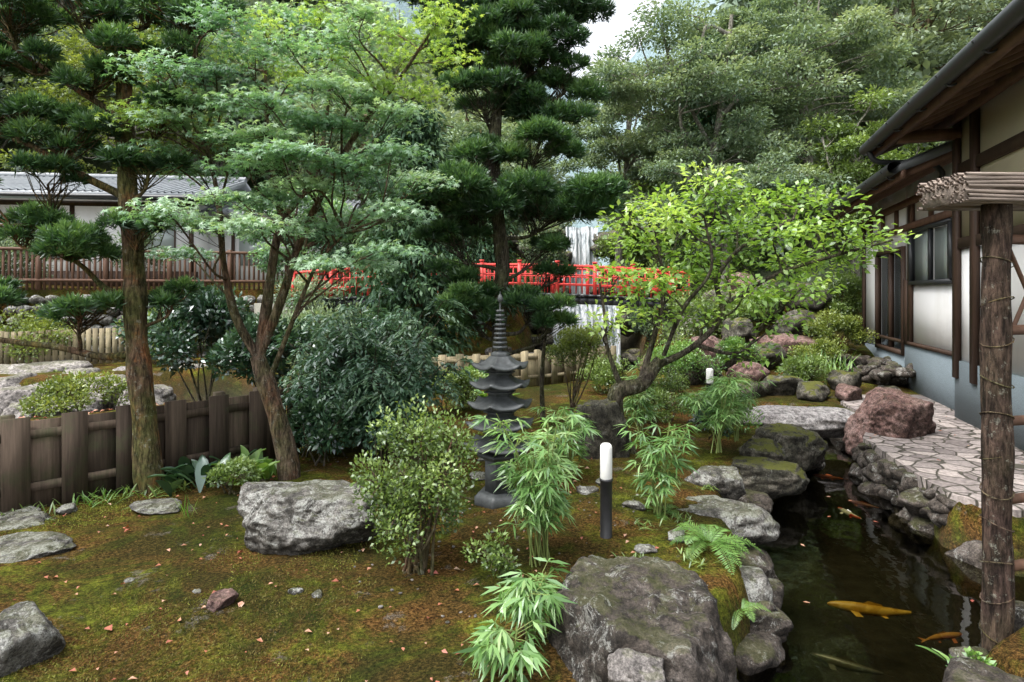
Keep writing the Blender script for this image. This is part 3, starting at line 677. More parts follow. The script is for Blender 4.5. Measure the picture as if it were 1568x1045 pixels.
shrub('hedge_bush',(-5.3,15.6,1.2),(1.4,.8,1.0),'forestR','bark',7000,.09,.045,28,None,6)
shrub('hedge_bush',(-.3,19.3,2.0),(1.1,.8,1.0),'azalea','bark',6000,.10,.05,28,None,6)
shrub('hedge_bush',(5.9,18.5,2.0),(2.0,.8,1.5),'azalea','bark',10000,.10,.05,40,None,6,zmin=-.9)
shrub('hedge_bush',(4.5,18.9,.9),(.7,.4,.7),'forestR','bark',4000,.08,.04,20,None,6,zmin=-.9)
shrub('hedge_bush',(5.6,27.5,4.0),(1.6,.8,1.2),'azalea','bark',5000,.14,.07,26,None,6,zmin=-.9)
shrub('hedge_bush',(1.6,27.5,4.0),(1.3,.8,1.2),'forestR','bark',4500,.14,.07,26,None,6,zmin=-.9)
shrub('hedge_bush',(-11.5,14.1,.6),(1.2,.6,.7),'yellowsh','bark',5000,.08,.04,24,None,6)
shrub('hedge_bush',(-8.6,14.5,.7),(1.2,.6,.8),'azalea','bark',5000,.09,.04,24,None,6)
shrub('hedge_bush',(-6.9,9.3,.1),(.8,.5,.4),'yellowsh','bark',3500,.06,.03,24,None,6)
shrub('garden_shrub',(-13.2,15.6,2.7),(1.2,.6,.9),'forestR','bark',6000,.08,.04,24,None,6)
shrub('garden_shrub',(-10.4,16.4,2.9),(.9,.5,.9),'forestR','bark',4500,.08,.04,24,None,6)

def bladeclump(name,c,n,L,W,leaf,el=(.5,1.2),droop=.5,rad=.1):
    mb=MB()
    for k in range(n):
        a=R.rand()*6.28; e_=R.uniform(*el); l=L*R.uniform(.7,1.15); b=np.array([c[0]+R.normal()*rad,c[1]+R.normal()*rad,c[2]])
        h=np.array([math.cos(a),math.sin(a),0]); s=np.array([-math.sin(a),math.cos(a),0])
        m=6; t=np.linspace(0,1,m)[:,None]; P=b+h*l*t*math.cos(e_)+np.array([0,0,1])*l*(t*math.sin(e_)-droop*t*t*.8)
        w=(np.sin(np.pi*np.clip(t,0.03,.99)**.8)*W/2); V=np.concatenate([P+s*w+[0,0,W*.15],P,P-s*w+[0,0,W*.15]])
        i=np.arange(m-1); F=np.concatenate([np.stack([i,i+1,i+1+m,i+m],-1),np.stack([i+m,i+m+1,i+1+2*m,i+2*m],-1)])
        mb.add(V,F,np.full(3*m,R.rand()))
    return mb.build(name,M[leaf],smooth=True)
bladeclump('aspidistra_plant',(-2.85,5.35,.0),24,.48,.10,'dark',(.7,1.3),.5,.12)
bladeclump('aspidistra_plant',(-2.45,5.55,.0),22,.45,.09,'fern',(.7,1.3),.5,.12)
bladeclump('aspidistra_plant',(-.5,9.2,.0),22,.5,.10,'fern',(.7,1.3),.5,.2)
bladeclump('ground_grass',(-3.45,4.92,.0),60,.20,.012,'fern',(.5,1.3),.4,.10)
bladeclump('ground_grass',(-3.05,5.15,.0),50,.2,.02,'azalea',(.4,1.2),.4,.10)
bladeclump('ground_grass',(-3.8,4.6,.0),40,.16,.012,'azalea',(.4,1.2),.4,.10)
bladeclump('iris_leaves',(6.0,11.3,.2),90,.6,.03,'fern',(.9,1.45),.3,.3)
bladeclump('ground_grass',(-2.55,4.6,.0),8,.25,.01,'fern',(.9,1.5),.3,.03)
for (x,y) in [(1.25,4.4),(.95,4.25),(1.75,5.2),(2.1,5.3),(1.4,5.2),(.35,4.6),(.8,3.7),(1.15,3.75),(-.9,5.0),(.1,4.4)]:
    bladeclump('ground_grass',(x,y,g1(x,y)),26,.10,.01,'azalea',(.4,1.3),.4,.05)
bladeclump('water_plant',(2.35,2.95,-.25),24,.2,.03,'fern',(.3,1.0),.4,.08)
shrub('pond_side_plant',(2.32,2.95,-.16),(.14,.12,.11),'fern','bark',420,.035,.02,8,None,4)

def sasa(name,c,h,sp,nc,fans,L=.13,W=.017,leaf='bamboo',droop=.45,z0=.25):
    pl=Plant(name,'bamboostem',leaf); c=np.array(c,float)
    for k in range(nc):
        a=R.rand()*6.28; s=sp*R.uniform(.2,1); hh=h*R.uniform(.65,1.05)
        C=pl.limb([c+R.normal(size=3)*[.03,.03,0],c+np.array([math.cos(a)*s*.35,math.sin(a)*s*.35,hh*.55]),c+np.array([math.cos(a)*s,math.sin(a)*s,hh])],.006,.002,6,0,6)
        for f in range(fans):
            t=R.uniform(z0,1)**.8; p=C[int(t*(len(C)-1))]; b=R.rand()*6.28
            q=p+np.array([math.cos(b),math.sin(b),R.uniform(.1,.7)])*R.uniform(.03,.13); tube(pl.w,[p,q],[.0025,.0015],3,3)
            m=R.randint(5,9); b2=b+np.linspace(-1.3,1.3,m)+R.normal(size=m)*.15
            d=np.stack([np.cos(b2),np.sin(b2),R.uniform(-.75,.25,m)-droop*.2],-1)
            leafq(pl.l,np.tile(q,(m,1)),d,R.uniform(.7,1.15,m)*L,W,upb=1.5,tone=np.clip(R.rand()*.65+.12+R.normal(size=m)*.15,0,1),cup=.08)
    return pl.done()
M['bamboostem']=simplemat('bamboo_stem',(.18,.23,.07),.5,.3,10,.1)
sasa('bamboo_plant',(.22,3.85,0),1.0,.36,12,14,.13,.017)
sasa('bamboo_plant',(.12,3.75,0),.8,.2,5,10,.13,.017)
sasa('bamboo_plant',(.5,5.2,.05),.72,.28,8,11)
sasa('bamboo_plant',(1.12,4.5,0),.82,.3,8,11)
sasa('bamboo_plant',(2.15,6.1,.1),.85,.38,11,12,.15)
sasa('bamboo_plant',(1.45,6.6,.1),.8,.3,8,11,.14)
sasa('bamboo_plant',(2.5,6.6,.1),.8,.3,8,11,.14)
sasa('dwarf_bamboo',(.08,2.95,0),.34,.15,8,7,.13,.019,droop=1.2,z0=.5)
sasa('dwarf_bamboo',(.0,2.65,-.05),.27,.11,5,6,.13,.019,droop=1.2,z0=.5)
def fern(name,c,n,L,leaf='fern'):
    mb=MB()
    for k in range(n):
        a=k/n*6.28+R.normal()*.3; l=L*R.uniform(.6,1.15); e_=R.uniform(.6,1.25); h=np.array([math.cos(a),math.sin(a),0])
        t=np.linspace(.1,1,30)[:,None]; P=np.array(c)+h*l*t*math.cos(e_*.7)+np.array([0,0,1])*l*(t*math.sin(e_)-.75*t*t)
        T=unit(np.gradient(P,axis=0)); S=np.array([-math.sin(a),math.cos(a),0]); tube(mb,P[::3],[.003,.001],4,2)
        w=(np.sin(np.pi*(t[:,0]*.85+.12))**.8)*l*.22
        for sg in (-1,1):
            leafq(mb,P,T*.45+S*sg+R.normal(size=P.shape)*.08,w*R.uniform(.85,1.1,len(P)),l*.02,upb=3,tone=np.clip(.5+R.normal()*.15+R.normal(size=len(P))*.1,0,1),cup=-.03,N=np.cross(T,S)*1.0)
    mb.build(name,M[leaf])
fern('fern_plant',(1.32,3.95,.06),15,.38)
fern('fern_plant',(1.36,3.5,-.14),9,.22)
fern('fern_plant',(1.15,4.6,.02),9,.28)
fern('fern_plant',(1.3,4.9,.02),8,.22)
fern('fern_plant',(-2.65,6.4,.02),9,.4)
shrub('low_bush',(-.1,3.55,.15),(.18,.15,.14),'azalea','bark',700,.03,.017,8,(0,3.6,0),5)

# ------------------------------------------------------------------ background trees
def bigtree(name,base,trunk,cc,cr,nclump,nleaf,L,leaf,wood,r0=.25,clr=.3,zsq=.6,droop=0):
    pl=Plant(name,wood,leaf); cc=np.array(cc,float); cr=np.array(cr,float)
    pl.limb([base]+trunk,r0,r0*.3,12,.06)
    K=pl.sk[0]
    for k in range(7):
        u=unit(R.normal(size=3)); u[2]=abs(u[2]); t=cc+u*cr*.7; p=K[R.randint(len(K)//3,len(K)-1)]
        pl.limb([p,p*.6+t*.4+R.normal(size=3)*.06*cr[0]+[0,0,.05*cr[2]],t],r0*.38,.03,7,.05,5)
    for k in range(nclump):
        u=unit(R.normal(size=3)); c=cc+u*cr*(R.rand()**.4)*1.0; rr=cr[0]*clr*R.uniform(.6,1.15)*np.array([1,1,zsq])
        C=pl.reach(c,.035,.01,0,.3,.06); P,U=ell(nleaf,c,rr,.5); pl.twigs(C,P[:4],.012)
        dr=U*np.array([1,1,.4])+R.normal(size=U.shape)*.6+[0,0,-droop]
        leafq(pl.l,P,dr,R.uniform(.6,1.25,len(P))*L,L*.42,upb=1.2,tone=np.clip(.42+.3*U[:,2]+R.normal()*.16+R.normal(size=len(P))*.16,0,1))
    return pl.done()
def conifer(name,base,h,r,leaf='cypress',n=9000,L=.22,r0=.22):
    pl=Plant(name,'barkred',leaf); b=np.array(base,float)
    pl.limb([b,b+[0,0,h*.5],b+[0,0,h]],r0,.03,10,.05)
    nb=70; per=n//nb
    for k in range(nb):
        t=.10+.88*k/nb; a=k*2.4; rr=r*(1-t**1.6)*R.uniform(.6,1.1)+.15; p=b+[0,0,h*t]; q=p+np.array([math.cos(a),math.sin(a),-.25])*rr
        tube(pl.w,[p,q],[.03,.008],5,3)
        s=R.rand(per)[:,None]**.6; P=p+(q-p)*s+R.normal(size=(per,3))*.13*r*np.array([1,1,.7])
        d=unit(q-p)*.5+R.normal(size=(per,3))*.5+[0,0,-.5]
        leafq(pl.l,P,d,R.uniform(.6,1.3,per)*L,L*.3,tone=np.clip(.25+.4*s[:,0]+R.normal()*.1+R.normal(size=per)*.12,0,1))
    return pl.done()
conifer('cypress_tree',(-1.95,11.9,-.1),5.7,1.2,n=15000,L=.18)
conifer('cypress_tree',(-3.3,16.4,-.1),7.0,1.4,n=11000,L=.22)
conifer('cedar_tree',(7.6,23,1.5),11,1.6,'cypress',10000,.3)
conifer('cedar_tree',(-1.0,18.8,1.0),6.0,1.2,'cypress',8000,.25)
bigtree('broadleaf_tree',(5.9,19.5,1.6),[(6.2,19.5,4),(6.8,19.5,7),(7.3,19.5,11)],(6.7,19.5,8.2),(3.8,2.6,3.6),95,400,.15,'forestR','barklight',.22,.24,.3)
bigtree('broadleaf_tree',(4.2,23,1.8),[(4.2,23,4),(4.5,23,7),(4.6,23,10.5)],(4.3,23,7.8),(2.3,2.0,3.3),62,320,.17,'forestR','barklight',.18,.30,.35)
bigtree('broadleaf_tree',(10.8,21,3),[(10.6,21,6),(10.4,21,9),(10.5,21,12)],(10.6,21,9),(3.8,3,4.6),85,380,.17,'forestR','barklight',.25,.25,.35)
bigtree('broadleaf_tree',(6.3,17.5,1.5),[(6.4,17.5,3),(6.5,17.5,5)],(6.6,17.5,4.4),(2.8,1.6,1.7),60,380,.13,'forestR','barklight',.15,.25,.35)
bigtree('broadleaf_tree',(10.2,17.5,2),[(10.2,17.5,4),(10.2,17.5,6)],(10.2,17.5,5.0),(2.2,1.8,2.6),56,360,.14,'azalea','barklight',.15,.27,.5)
bigtree('broadleaf_tree',(16,24,4),[(16,24,8),(16.4,24,12)],(16,24,12),(4.5,3.5,5),70,340,.24,'forest','bark',.3,.27,.45)
bigtree('broadleaf_tree',(6.4,26,2),[(6.4,26,4),(6.4,26,6)],(6.6,26,6.0),(1.9,1.6,2.0),34,300,.18,'azalea','bark',.15,.3,.5)
bigtree('broadleaf_tree',(-1.5,21,2),[(-1.5,21,5),(-1.6,21,8)],(-1.4,21,6.0),(2.6,2,2.8),54,340,.17,'forestR','bark',.2,.28,.45)
bigtree('broadleaf_tree',(-6.5,24,2),[(-6.5,24,6),(-6.6,24,10)],(-6.6,24,7.2),(3.5,2.5,2.9),52,340,.19,'forestR','bark',.2,.28,.4)
bigtree('broadleaf_tree',(-15,23,3),[(-15,23,6),(-15,23,9)],(-15.4,23,8.8),(4,2.5,3.6),60,340,.19,'yellowsh','barklight',.2,.28,.4)
bigtree('garden_tree',(-6.0,16.6,1.5),[(-6.0,16.6,2.5),(-6,16.6,4)],(-6.0,16.6,3.7),(1.6,1,1.7),40,300,.12,'maple','bark',.1,.3,.5)

def crown(k,leaf,con=False):
    mb=MB(); tk=MB()
    if con:
        for j in range(60):
            t=j/60; a=j*2.4; rr=2.0*(1-t**1.4)+.2; q=np.array([math.cos(a)*rr,math.sin(a)*rr,2+9*t-.4*rr]); p=np.array([0,0,2+9*t])
            s=R.rand(45)[:,None]**.5; P=p+(q-p)*s+R.normal(size=(45,3))*.28
            leafq(mb,P,unit(q-p)+R.normal(size=(45,3))*.5+[0,0,-.5],R.uniform(.35,.7,45),.22,tone=np.clip(.3+.4*s[:,0]+R.normal()*.1+R.normal(size=45)*.1,0,1))
        tube(tk,[(0,0,-1),(0,0,5),(0,0,11)],[.25,.18,.05],6)
    else:
        for j in range(42):
            u=unit(R.normal(size=3)); u[2]=abs(u[2])*1.1-.25; c=np.array([0,0,5.2])+u*np.array([2.9,2.9,3.0])*R.uniform(.6,1.0)
            P,U=ell(80,c,np.array([1,1,.65])*R.uniform(.8,1.3),.4)
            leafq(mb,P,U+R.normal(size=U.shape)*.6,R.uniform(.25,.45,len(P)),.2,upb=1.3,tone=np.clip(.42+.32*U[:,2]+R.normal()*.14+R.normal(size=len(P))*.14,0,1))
            if j%3==0: tube(tk,[(0,0,2),c*.6,c],[.14,.08,.03],5,3)
        tube(tk,[(0,0,-1),(.1,.1,3),(0,0,6)],[.28,.2,.08],6)
    o=mb.build('proto_crown',M[leaf]); t=tk.build('proto_trunk',M['barklight'])
    me=(o.data,t.data); bpy.data.objects.remove(o); bpy.data.objects.remove(t); return me
protos=[crown(0,'forest'),crown(1,'forest'),crown(2,'forest'),crown(3,'cedar',True),crown(4,'forest')]
F_=empty('distant_forest'); cnt=0
for yy in np.arange(25,125,3.6):
    w=yy*1.05
    st=3.2+yy*.02
    for xx in np.arange(-w,w,st):
        x=xx+R.uniform(-1,1)*1.2; y=yy+R.uniform(-1.5,1.5)
        if abs(x-.12*y)<4.5+ (y-25)*.03: continue
        if y<28 and -12<x<14: continue
        if x>20 and y<28: continue
        if yy>70 and R.rand()<.25: continue
        z=g1(x,y); pr=protos[[0,1,2,3,4,0,1,3][R.randint(8)]]; s=R.uniform(.75,1.3)*(1+.003*yy)
        for me,nm in zip(pr,('crown','trunk')):
            if nm=='trunk' and y>55: continue
            o=bpy.data.objects.new(nm,me); scene.collection.objects.link(o); o.parent=F_; o.location=(x,y,z-.4); o.scale=(s,s,s*R.uniform(.9,1.15)); o.rotation_euler=(0,0,R.rand()*6.28)
        cnt+=1
print('forest trees',cnt)
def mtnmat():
    m,nt,o=newmat('mountain_painted_haze'); n=noise(nt,.12,9,.7); n2=noise(nt,.02,4,.6)
    c=ramp(nt,n,[(.35,(.17,.25,.27)),(.6,(.29,.37,.39))]); c=mixc(nt,.3,c,ramp(nt,n2,[(.3,(.25,.33,.38)),(.7,(.34,.41,.43))])); bsdf(nt,o,c,1,n,1,3,spec=0); return m  # aerial haze painted into the base colour as pale blue-grey tones
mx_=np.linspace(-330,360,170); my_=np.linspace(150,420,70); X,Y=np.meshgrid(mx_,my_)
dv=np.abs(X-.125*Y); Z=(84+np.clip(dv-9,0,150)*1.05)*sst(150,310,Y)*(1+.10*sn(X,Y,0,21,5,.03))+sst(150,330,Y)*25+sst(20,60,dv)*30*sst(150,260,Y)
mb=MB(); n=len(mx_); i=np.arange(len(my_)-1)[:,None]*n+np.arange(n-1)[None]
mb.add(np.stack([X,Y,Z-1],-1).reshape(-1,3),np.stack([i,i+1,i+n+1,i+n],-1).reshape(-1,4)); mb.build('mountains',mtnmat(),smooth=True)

# ------------------------------------------------------------------ pagoda
e=empty('pagoda_ornament',(-.1,4.95,0),.25); mb=MB()
def prof(n,rows,lift=None,rot=0):
    V=[];F=[]; m=12
    N=n*m
    for (r,z,li) in rows:
        for k in range(N):
            a=k/N*2*math.pi+rot; s=(k%m)/m; ph=math.pi/n
            ang=(s-.5)*2*ph; rad=r*math.cos(ph)/math.cos(ang); corner=abs(s-.5)*2
            V.append((rad*math.cos(a),rad*math.sin(a),z+li*corner**3))
    for j in range(len(rows)-1):
        for k in range(N): F.append((j*N+k,j*N+(k+1)%N,(j+1)*N+(k+1)%N,(j+1)*N+k))
    mb.add(V,F)
def body(r,z0,z1): prof(6,[(0.001,z0,0),(r,z0,0),(r,z1,0),(.001,z1,0)])
def roof(R0,z,th=.022,h=.085,rin=.09,lift=.035):
    prof(6,[(rin*.9,z+.005,0),(R0*.95,z,lift),(R0,z+.004,lift),(R0,z+th,lift),(R0*.8,z+th+h*.14,lift*.45),(R0*.6,z+th+h*.38,.008),(rin+.02,z+th+h*.8,0),(rin,z+h+th,0),(.001,z+h+th,0)])
prof(6,[(.001,-.05,0),(.22,-.05,0),(.22,.06,0),(.19,.09,0),(.15,.10,0),(.001,.10,0)])
body(.13,.10,.40); prof(6,[(.13,.36,0),(.19,.39,0),(.20,.42,0),(.13,.43,0)])
zr=[.46,.635,.80,.965,1.12]; rr=[.31,.295,.28,.262,.245]
for j,(z,r_) in enumerate(zip(zr,rr)):
    roof(r_,z); 
    if j<4: 
        body(.115-.006*j,z+.09,z+.175); prof(6,[(.10,z+.118,0),(.15-.006*j,z+.122,0),(.15-.006*j,z+.132,0),(.10,z+.136,0)])
ztop=1.12+.10
prof(6,[(.075,ztop,0),(.085,ztop+.03,0),(.04,ztop+.05,0)])
z=ztop+.05
tube(mb,[(0,0,z-.05),(0,0,z+.2),(0,0,z+.50)],[.016,.014,.004],10)
for k in range(9):
    zz=z+.02+k*.038; r_=.062-.0035*k; prof(12,[(.012,zz,0),(r_,zz+.002,0),(r_*1.03,zz+.011,0),(r_,zz+.02,0),(.012,zz+.022,0)])
prof(12,[(.004,z+.40,0),(.022,z+.42,0),(.026,z+.44,0),(.015,z+.465,0),(.003,z+.48,0)])
ob=mb.build('tower',M['bronze'],e); 

def lightpost(c,h,r):
    e=empty('garden_light_post',c)
    def cyl(rows,mat,nm):
        mb=MB(); a=np.linspace(0,2*np.pi,28,endpoint=False); V=[];F=[]
        for (rr,z) in rows: V+= [(rr*math.cos(t),rr*math.sin(t),z) for t in a]
        for j in range(len(rows)-1):
            for k in range(28): F.append((j*28+k,j*28+(k+1)%28,(j+1)*28+(k+1)%28,(j+1)*28+k))
        mb.add(V,F); o=mb.build(nm,M[mat],e,True); return o
    cyl([(r*1.3,-.05),(r*1.3,.02),(r,.03),(r,h*.63),(r*1.12,h*.64),(r*1.12,h*.66),(r*.9,h*.665)],'black','post')
    cyl([(r*.95,h*.66),(r*1.0,h*.67),(r*1.0,h*.965),(r*.9,h*.985),(r*.6,h),(.001,h)],'white','lamp_shade')
lightpost((.66,4.12,-.02),.72,.042); lightpost((2.86,8.5,0.05),.62,.05)

# ------------------------------------------------------------------ koi
def koi(c,L,rz,bend,pal,seed):
    e=empty('koi_fish',c,rz); mb=MB(); m=22; seg=14
    t=np.linspace(0,1,m); w=L*.084*np.sin(np.pi*np.clip(t*.86+.06,0,1))**.75*(1-.45*t); w[0]*=.45
    cx=L*(.5-t); cy=bend*L*np.sin(t*3.6)*t; V=[]
    a=np.linspace(0,2*np.pi,seg,endpoint=False)
    for k in range(m): 
        for q in a: V.append((cx[k],cy[k]+w[k]*math.cos(q),w[k]*1.1*math.sin(q)))
    i=np.arange(m-1)[:,None]*seg; j=np.arange(seg)[None]; j2=(j+1)%seg
    F=np.stack([i+j,i+j2,i+seg+j2,i+seg+j],-1).reshape(-1,4); mb.add(V,F)
    mb.add([(cx[0],cy[0],0)]+V[:seg],[(0,1+k,1+(k+1)%seg) for k in range(seg)])
    ty=cy[-1]; tx=cx[-1]
    mb.add([(tx+.04*L,ty,0),(tx-.16*L,ty+bend*L*.3+.06*L,.04*L),(tx-.10*L,ty+bend*L*.2,0),(tx-.17*L,ty+bend*L*.3-.05*L,-.03*L)],[(0,1,2,3)])
    for sg in (-1,1):
        mb.add([(.24*L,cy[5]+sg*.06*L,-.01),(.20*L,cy[5]+sg*.17*L,-.02),(.11*L,cy[5]+sg*.16*L,-.02),(.15*L,cy[6]+sg*.06*L,-.01)],[(0,1,2,3)])
        mb.add([(-.1*L,cy[13]+sg*.03*L,-.02),(-.15*L,cy[13]+sg*.10*L,-.02),(-.2*L,cy[14]+sg*.09*L,-.02),(-.17*L,cy[15]+sg*.025*L,-.02)],[(0,1,2,3)])
    mb.add([(.1*L,cy[9],w[9]),(.02*L,cy[10],w[10]+.05*L),(-.14*L,cy[14],w[14]+.03*L),(-.16*L,cy[14],w[14]*.9)],[(0,1,2,3)])
    m_,nt,o=newmat('koi_skin'); n=noise(nt,pal[2],2,.4); c_=ramp(nt,n,[(.46,pal[0]),(.52,pal[1])]); bsdf(nt,o,c_,.3,spec=.6)
    mb.build('body',m_,e,True)
koi((2.46,4.05,-.42),.52,2.88,.07,((.50,.27,.03),(.66,.40,.07),10),1)
koi((3.28,5.72,-.385),.30,1.75,.05,((.85,.82,.76),(.75,.05,.02),9),2)
koi((3.68,6.85,-.385),.32,2.6,.05,((.85,.18,.02),(.85,.26,.04),6),3)
koi((3.7,6.2,-.47),.3,2.3,.04,((.25,.07,.03),(.2,.07,.04),6),4)
koi((2.72,3.7,-.41),.28,.2,.05,((.5,.25,.06),(.4,.13,.05),6),5)
koi((2.1,3.7,-.58),.4,2.6,.04,((.07,.065,.04),(.05,.05,.04),6),7)
mb=MB()
n=16; px=R.uniform(1.4,3.6,n); py=R.uniform(2.8,6.8,n); ok=sdf(px,py,pond)<-.2; px=px[ok];py=py[ok]; a=R.rand(len(px))*6.28
leafq(mb,np.stack([px,py,np.full(len(px),-.355)],-1),np.stack([np.cos(a),np.sin(a),0*a],-1),.05,.025,upb=9,cup=.03); mb.build('floating_leaves',M['litter'])

# ------------------------------------------------------------------ fences
def boardfence(name,P,h,mat,bw=.15,gap=.012,post=1.6,double=True):
    e=empty(name); mb=MB()
    for i in range(len(P)-1):
        a=np.array(P[i],float); b=np.array(P[i+1],float); d=b[:2]-a[:2]; L=np.linalg.norm(d); d/=L; nn=np.array([-d[1],d[0]])
        def obox(s0,s1,o0,o1,z0,z1,tn=.5):
            V=[]; 
            for zz in (z0,z1):
                for (s_,o_) in ((s0,o0),(s1,o0),(s1,o1),(s0,o1)):
                    q=a[:2]+d*s_+nn*o_; V.append((q[0],q[1],zz+a[2]+(b[2]-a[2])*s_/L))
            mb.add(V,[(0,3,2,1),(4,5,6,7),(0,1,5,4),(1,2,6,5),(2,3,7,6),(3,0,4,7)],np.full(8,tn))
        k=0; s=0
        while s<L-bw*.5:
            front=(k%2==0) or not double
            hh=h*(1+R.normal()*.006)-(0 if front else .045); o0=-.016 if front else .030
            obox(s-(0 if front else .03),s+bw-gap+(0 if front else .03),o0,o0+.018,0,hh,R.rand()); s+=bw; k+=1
        for q in (.20*h,.76*h): obox(0,L,.0025,.0295,q,q+.07)
        s=0
        while s<=L: obox(s,s+.09,.049,.13,-.1,h*1.02); s+=post
    mb.build('boards',M[mat],e); return e
boardfence('wooden_fence',[(-5.5,3.1,0),(-4.0,4.6,0),(-2.56,6.05,0),(-2.05,7.8,0),(-1.65,10.2,0)],.76,'fence',.19)
boardfence('garden_fence',[(-1.6,10.3,0),(.5,11.2,0),(2.2,12.4,0)],.66,'fencepale',.16)
boardfence('pale_fence',[(-16,12.9,.1),(-12,13.7,0),(-9,14.4,.1)],.85,'fencepale',.14,double=False,gap=.03)

def stonewall(name,P,z0,z1,seedo):
    mb=MB(); sd=seedo
    for i in range(len(P)-1):
        a=np.array(P[i],float); b=np.array(P[i+1],float); L=np.linalg.norm(b-a); nz=int((z1-z0)/.26); nxn=int(L/.38)
        for k in range(nxn):
            for j in range(nz):
                p=a+(b-a)*((k+.5*(j%2)+R.normal()*.1)/nxn); sd+=1
                V,F=rockgeo((p[0],p[1]+R.normal()*.03,z0+(j+.5)*.26),(.22,.16,.15),sd,2); mb.add(V,F)
    mb.build(name,M['rock'],smooth=False)
stonewall('retaining_wall',[(-16.5,13.5),(-14,14.45),(-10,15.7),(-5.2,17.2)],-.1,1.95,5000)
e=empty('wooden_railing'); mb=MB()
a=np.array([-16.5,13.8]); b=np.array([-5.2,17.4]); n=95
for k in range(n+1):
    p=a+(b-a)*k/n; w=.05 if k%12==0 else .022; hh=1.08 if k%12==0 else 1.0; mb.box(p[0]-w,p[0]+w,p[1]-w,p[1]+w,1.85,1.95+hh-.05)
for zz in (2.1,2.9):
    tube(mb,[(a[0],a[1]-.03,zz),(b[0],b[1]-.03,zz)],[.04,.04],6)
mb.build('rails',M['woodred'],e)

# ------------------------------------------------------------------ left white house
def slabroof(mb,x0,x1,y0,z0,y1,z1,th=.15):
    mb.add([(x0,y0,z0),(x1,y0,z0),(x1,y1,z1),(x0,y1,z1),(x0,y0,z0+th),(x1,y0,z0+th),(x1,y1,z1+th),(x0,y1,z1+th)],[(0,3,2,1),(4,5,6,7),(0,1,5,4),(1,2,6,5),(2,3,7,6),(3,0,4,7)])
e=empty('white_house',(-12.2,18.2,1.9),.12)
mb=MB(); mb.box(-5,2.2,0,5,0,2.75); mb.box(2.2,6.2,1.2,5,0,2.45); mb.build('walls',M['plaster'],e)
mb=MB(); mb.box(-5.03,2.23,-.03,0.3,0,.55); mb.box(-5.03,2.23,-.04,.1,2.55,2.7)
for x in (-4.9,-1.3,2.15): mb.box(x-.06,x+.06,-.05,.02,.55,2.55)
for x in (3.0,6.15): mb.box(x-.05,x+.05,1.15,1.22,0,2.4)
mb.build('timber_frame',M['wood'],e)
mb=MB()
for x in (-2.9,.3): mb.box(x,x+1.4,-.035,-.01,.95,2.1)
mb.box(3.2,4.1,1.16,1.19,.8,1.9); mb.build('windows',M['frost'],e)
mb=MB()
for x in (-2.9,.3):
    for q in (0,.7,1.36): mb.box(x+q,x+q+.04,-.06,-.036,.95,2.1)
    mb.box(x,x+1.4,-.065,-.04,.9,.95); mb.box(x,x+1.4,-.065,-.04,2.1,2.15)
mb.build('window_frames',M['wood'],e)
mb=MB(); slabroof(mb,-5.9,3.0,-.9,2.7,2.5,3.7); slabroof(mb,-5.9,3.0,5.9,2.7,2.5,3.7); slabroof(mb,1.8,7.0,.4,2.35,3.1,3.2); slabroof(mb,1.8,7,5.8,2.35,3.1,3.2)
for k in range(45):
    x=-5.85+k*.2; tube(mb,[(x,-.9,2.865),(x,2.5,3.865)],[.035,.035],5)
for k in range(26):
    x=1.9+k*.2; tube(mb,[(x,.4,2.51),(x,3.1,3.36)],[.035,.035],5)
tube(mb,[(-5.9,2.5,3.92),(3,2.5,3.92)],[.1,.1],8)
mb.build('roof',M['tilepale'],e)
mb=MB(); tube(mb,[(-5.9,-.97,2.72),(3,-.97,2.72)],[.06,.06],8); mb.build('gutter',M['gutter'],e)

# ------------------------------------------------------------------ red bridge
e=empty('red_bridge'); mb=MB(); dk=MB()
x0,x1=-5.8,4.7; arch=lambda x:1.56+.22*(1-((x-(x0+x1)/2)/((x1-x0)/2))**2)
N=48
for side in (15.6,17.1):
    xs_=np.linspace(x0,x1,N)
    for off,r_ in ((.74,.04),(.50,.02),(.26,.02)):
        tube(mb,[(x,side,arch(x)+off) for x in xs_],[r_,r_],6,1)
    for k in range(0,64):
        x=x0+(x1-x0)*k/63
        if k%6==0:
            mb.box(x-.045,x+.045,side-.045,side+.045,arch(x)-.1,arch(x)+.83); mb.box(x-.06,x+.06,side-.06,side+.06,arch(x)+.83,arch(x)+.87)
        else: mb.box(x-.013,x+.013,side-.013,side+.013,arch(x)+.02,arch(x)+.73)
mb.build('railings',M['red'],e)
for k in range(N-1):
    xa=np.linspace(x0,x1,N)[k]; xb=np.linspace(x0,x1,N)[k+1]
    for (y0,y1,h0,h1) in ((15.5,17.2,-.06,0),(15.55,15.7,-.26,-.062),(17.0,17.15,-.26,-.062)):
        V=[(xa,y0,arch(xa)+h0),(xb,y0,arch(xb)+h0),(xb,y1,arch(xb)+h0),(xa,y1,arch(xa)+h0),(xa,y0,arch(xa)+h1),(xb,y0,arch(xb)+h1),(xb,y1,arch(xb)+h1),(xa,y1,arch(xa)+h1)]
        dk.add(V,[(0,3,2,1),(4,5,6,7),(0,1,5,4),(1,2,6,5),(2,3,7,6),(3,0,4,7)])
dk.build('deck',M['gutter'],e)
mb=MB(); mb.box(-6.8,-5.4,15.5,17.2,-.6,1.5); mb.box(4.4,6.0,15.5,17.2,-.6,1.5); mb.build('abutments',M['concrete'],e)

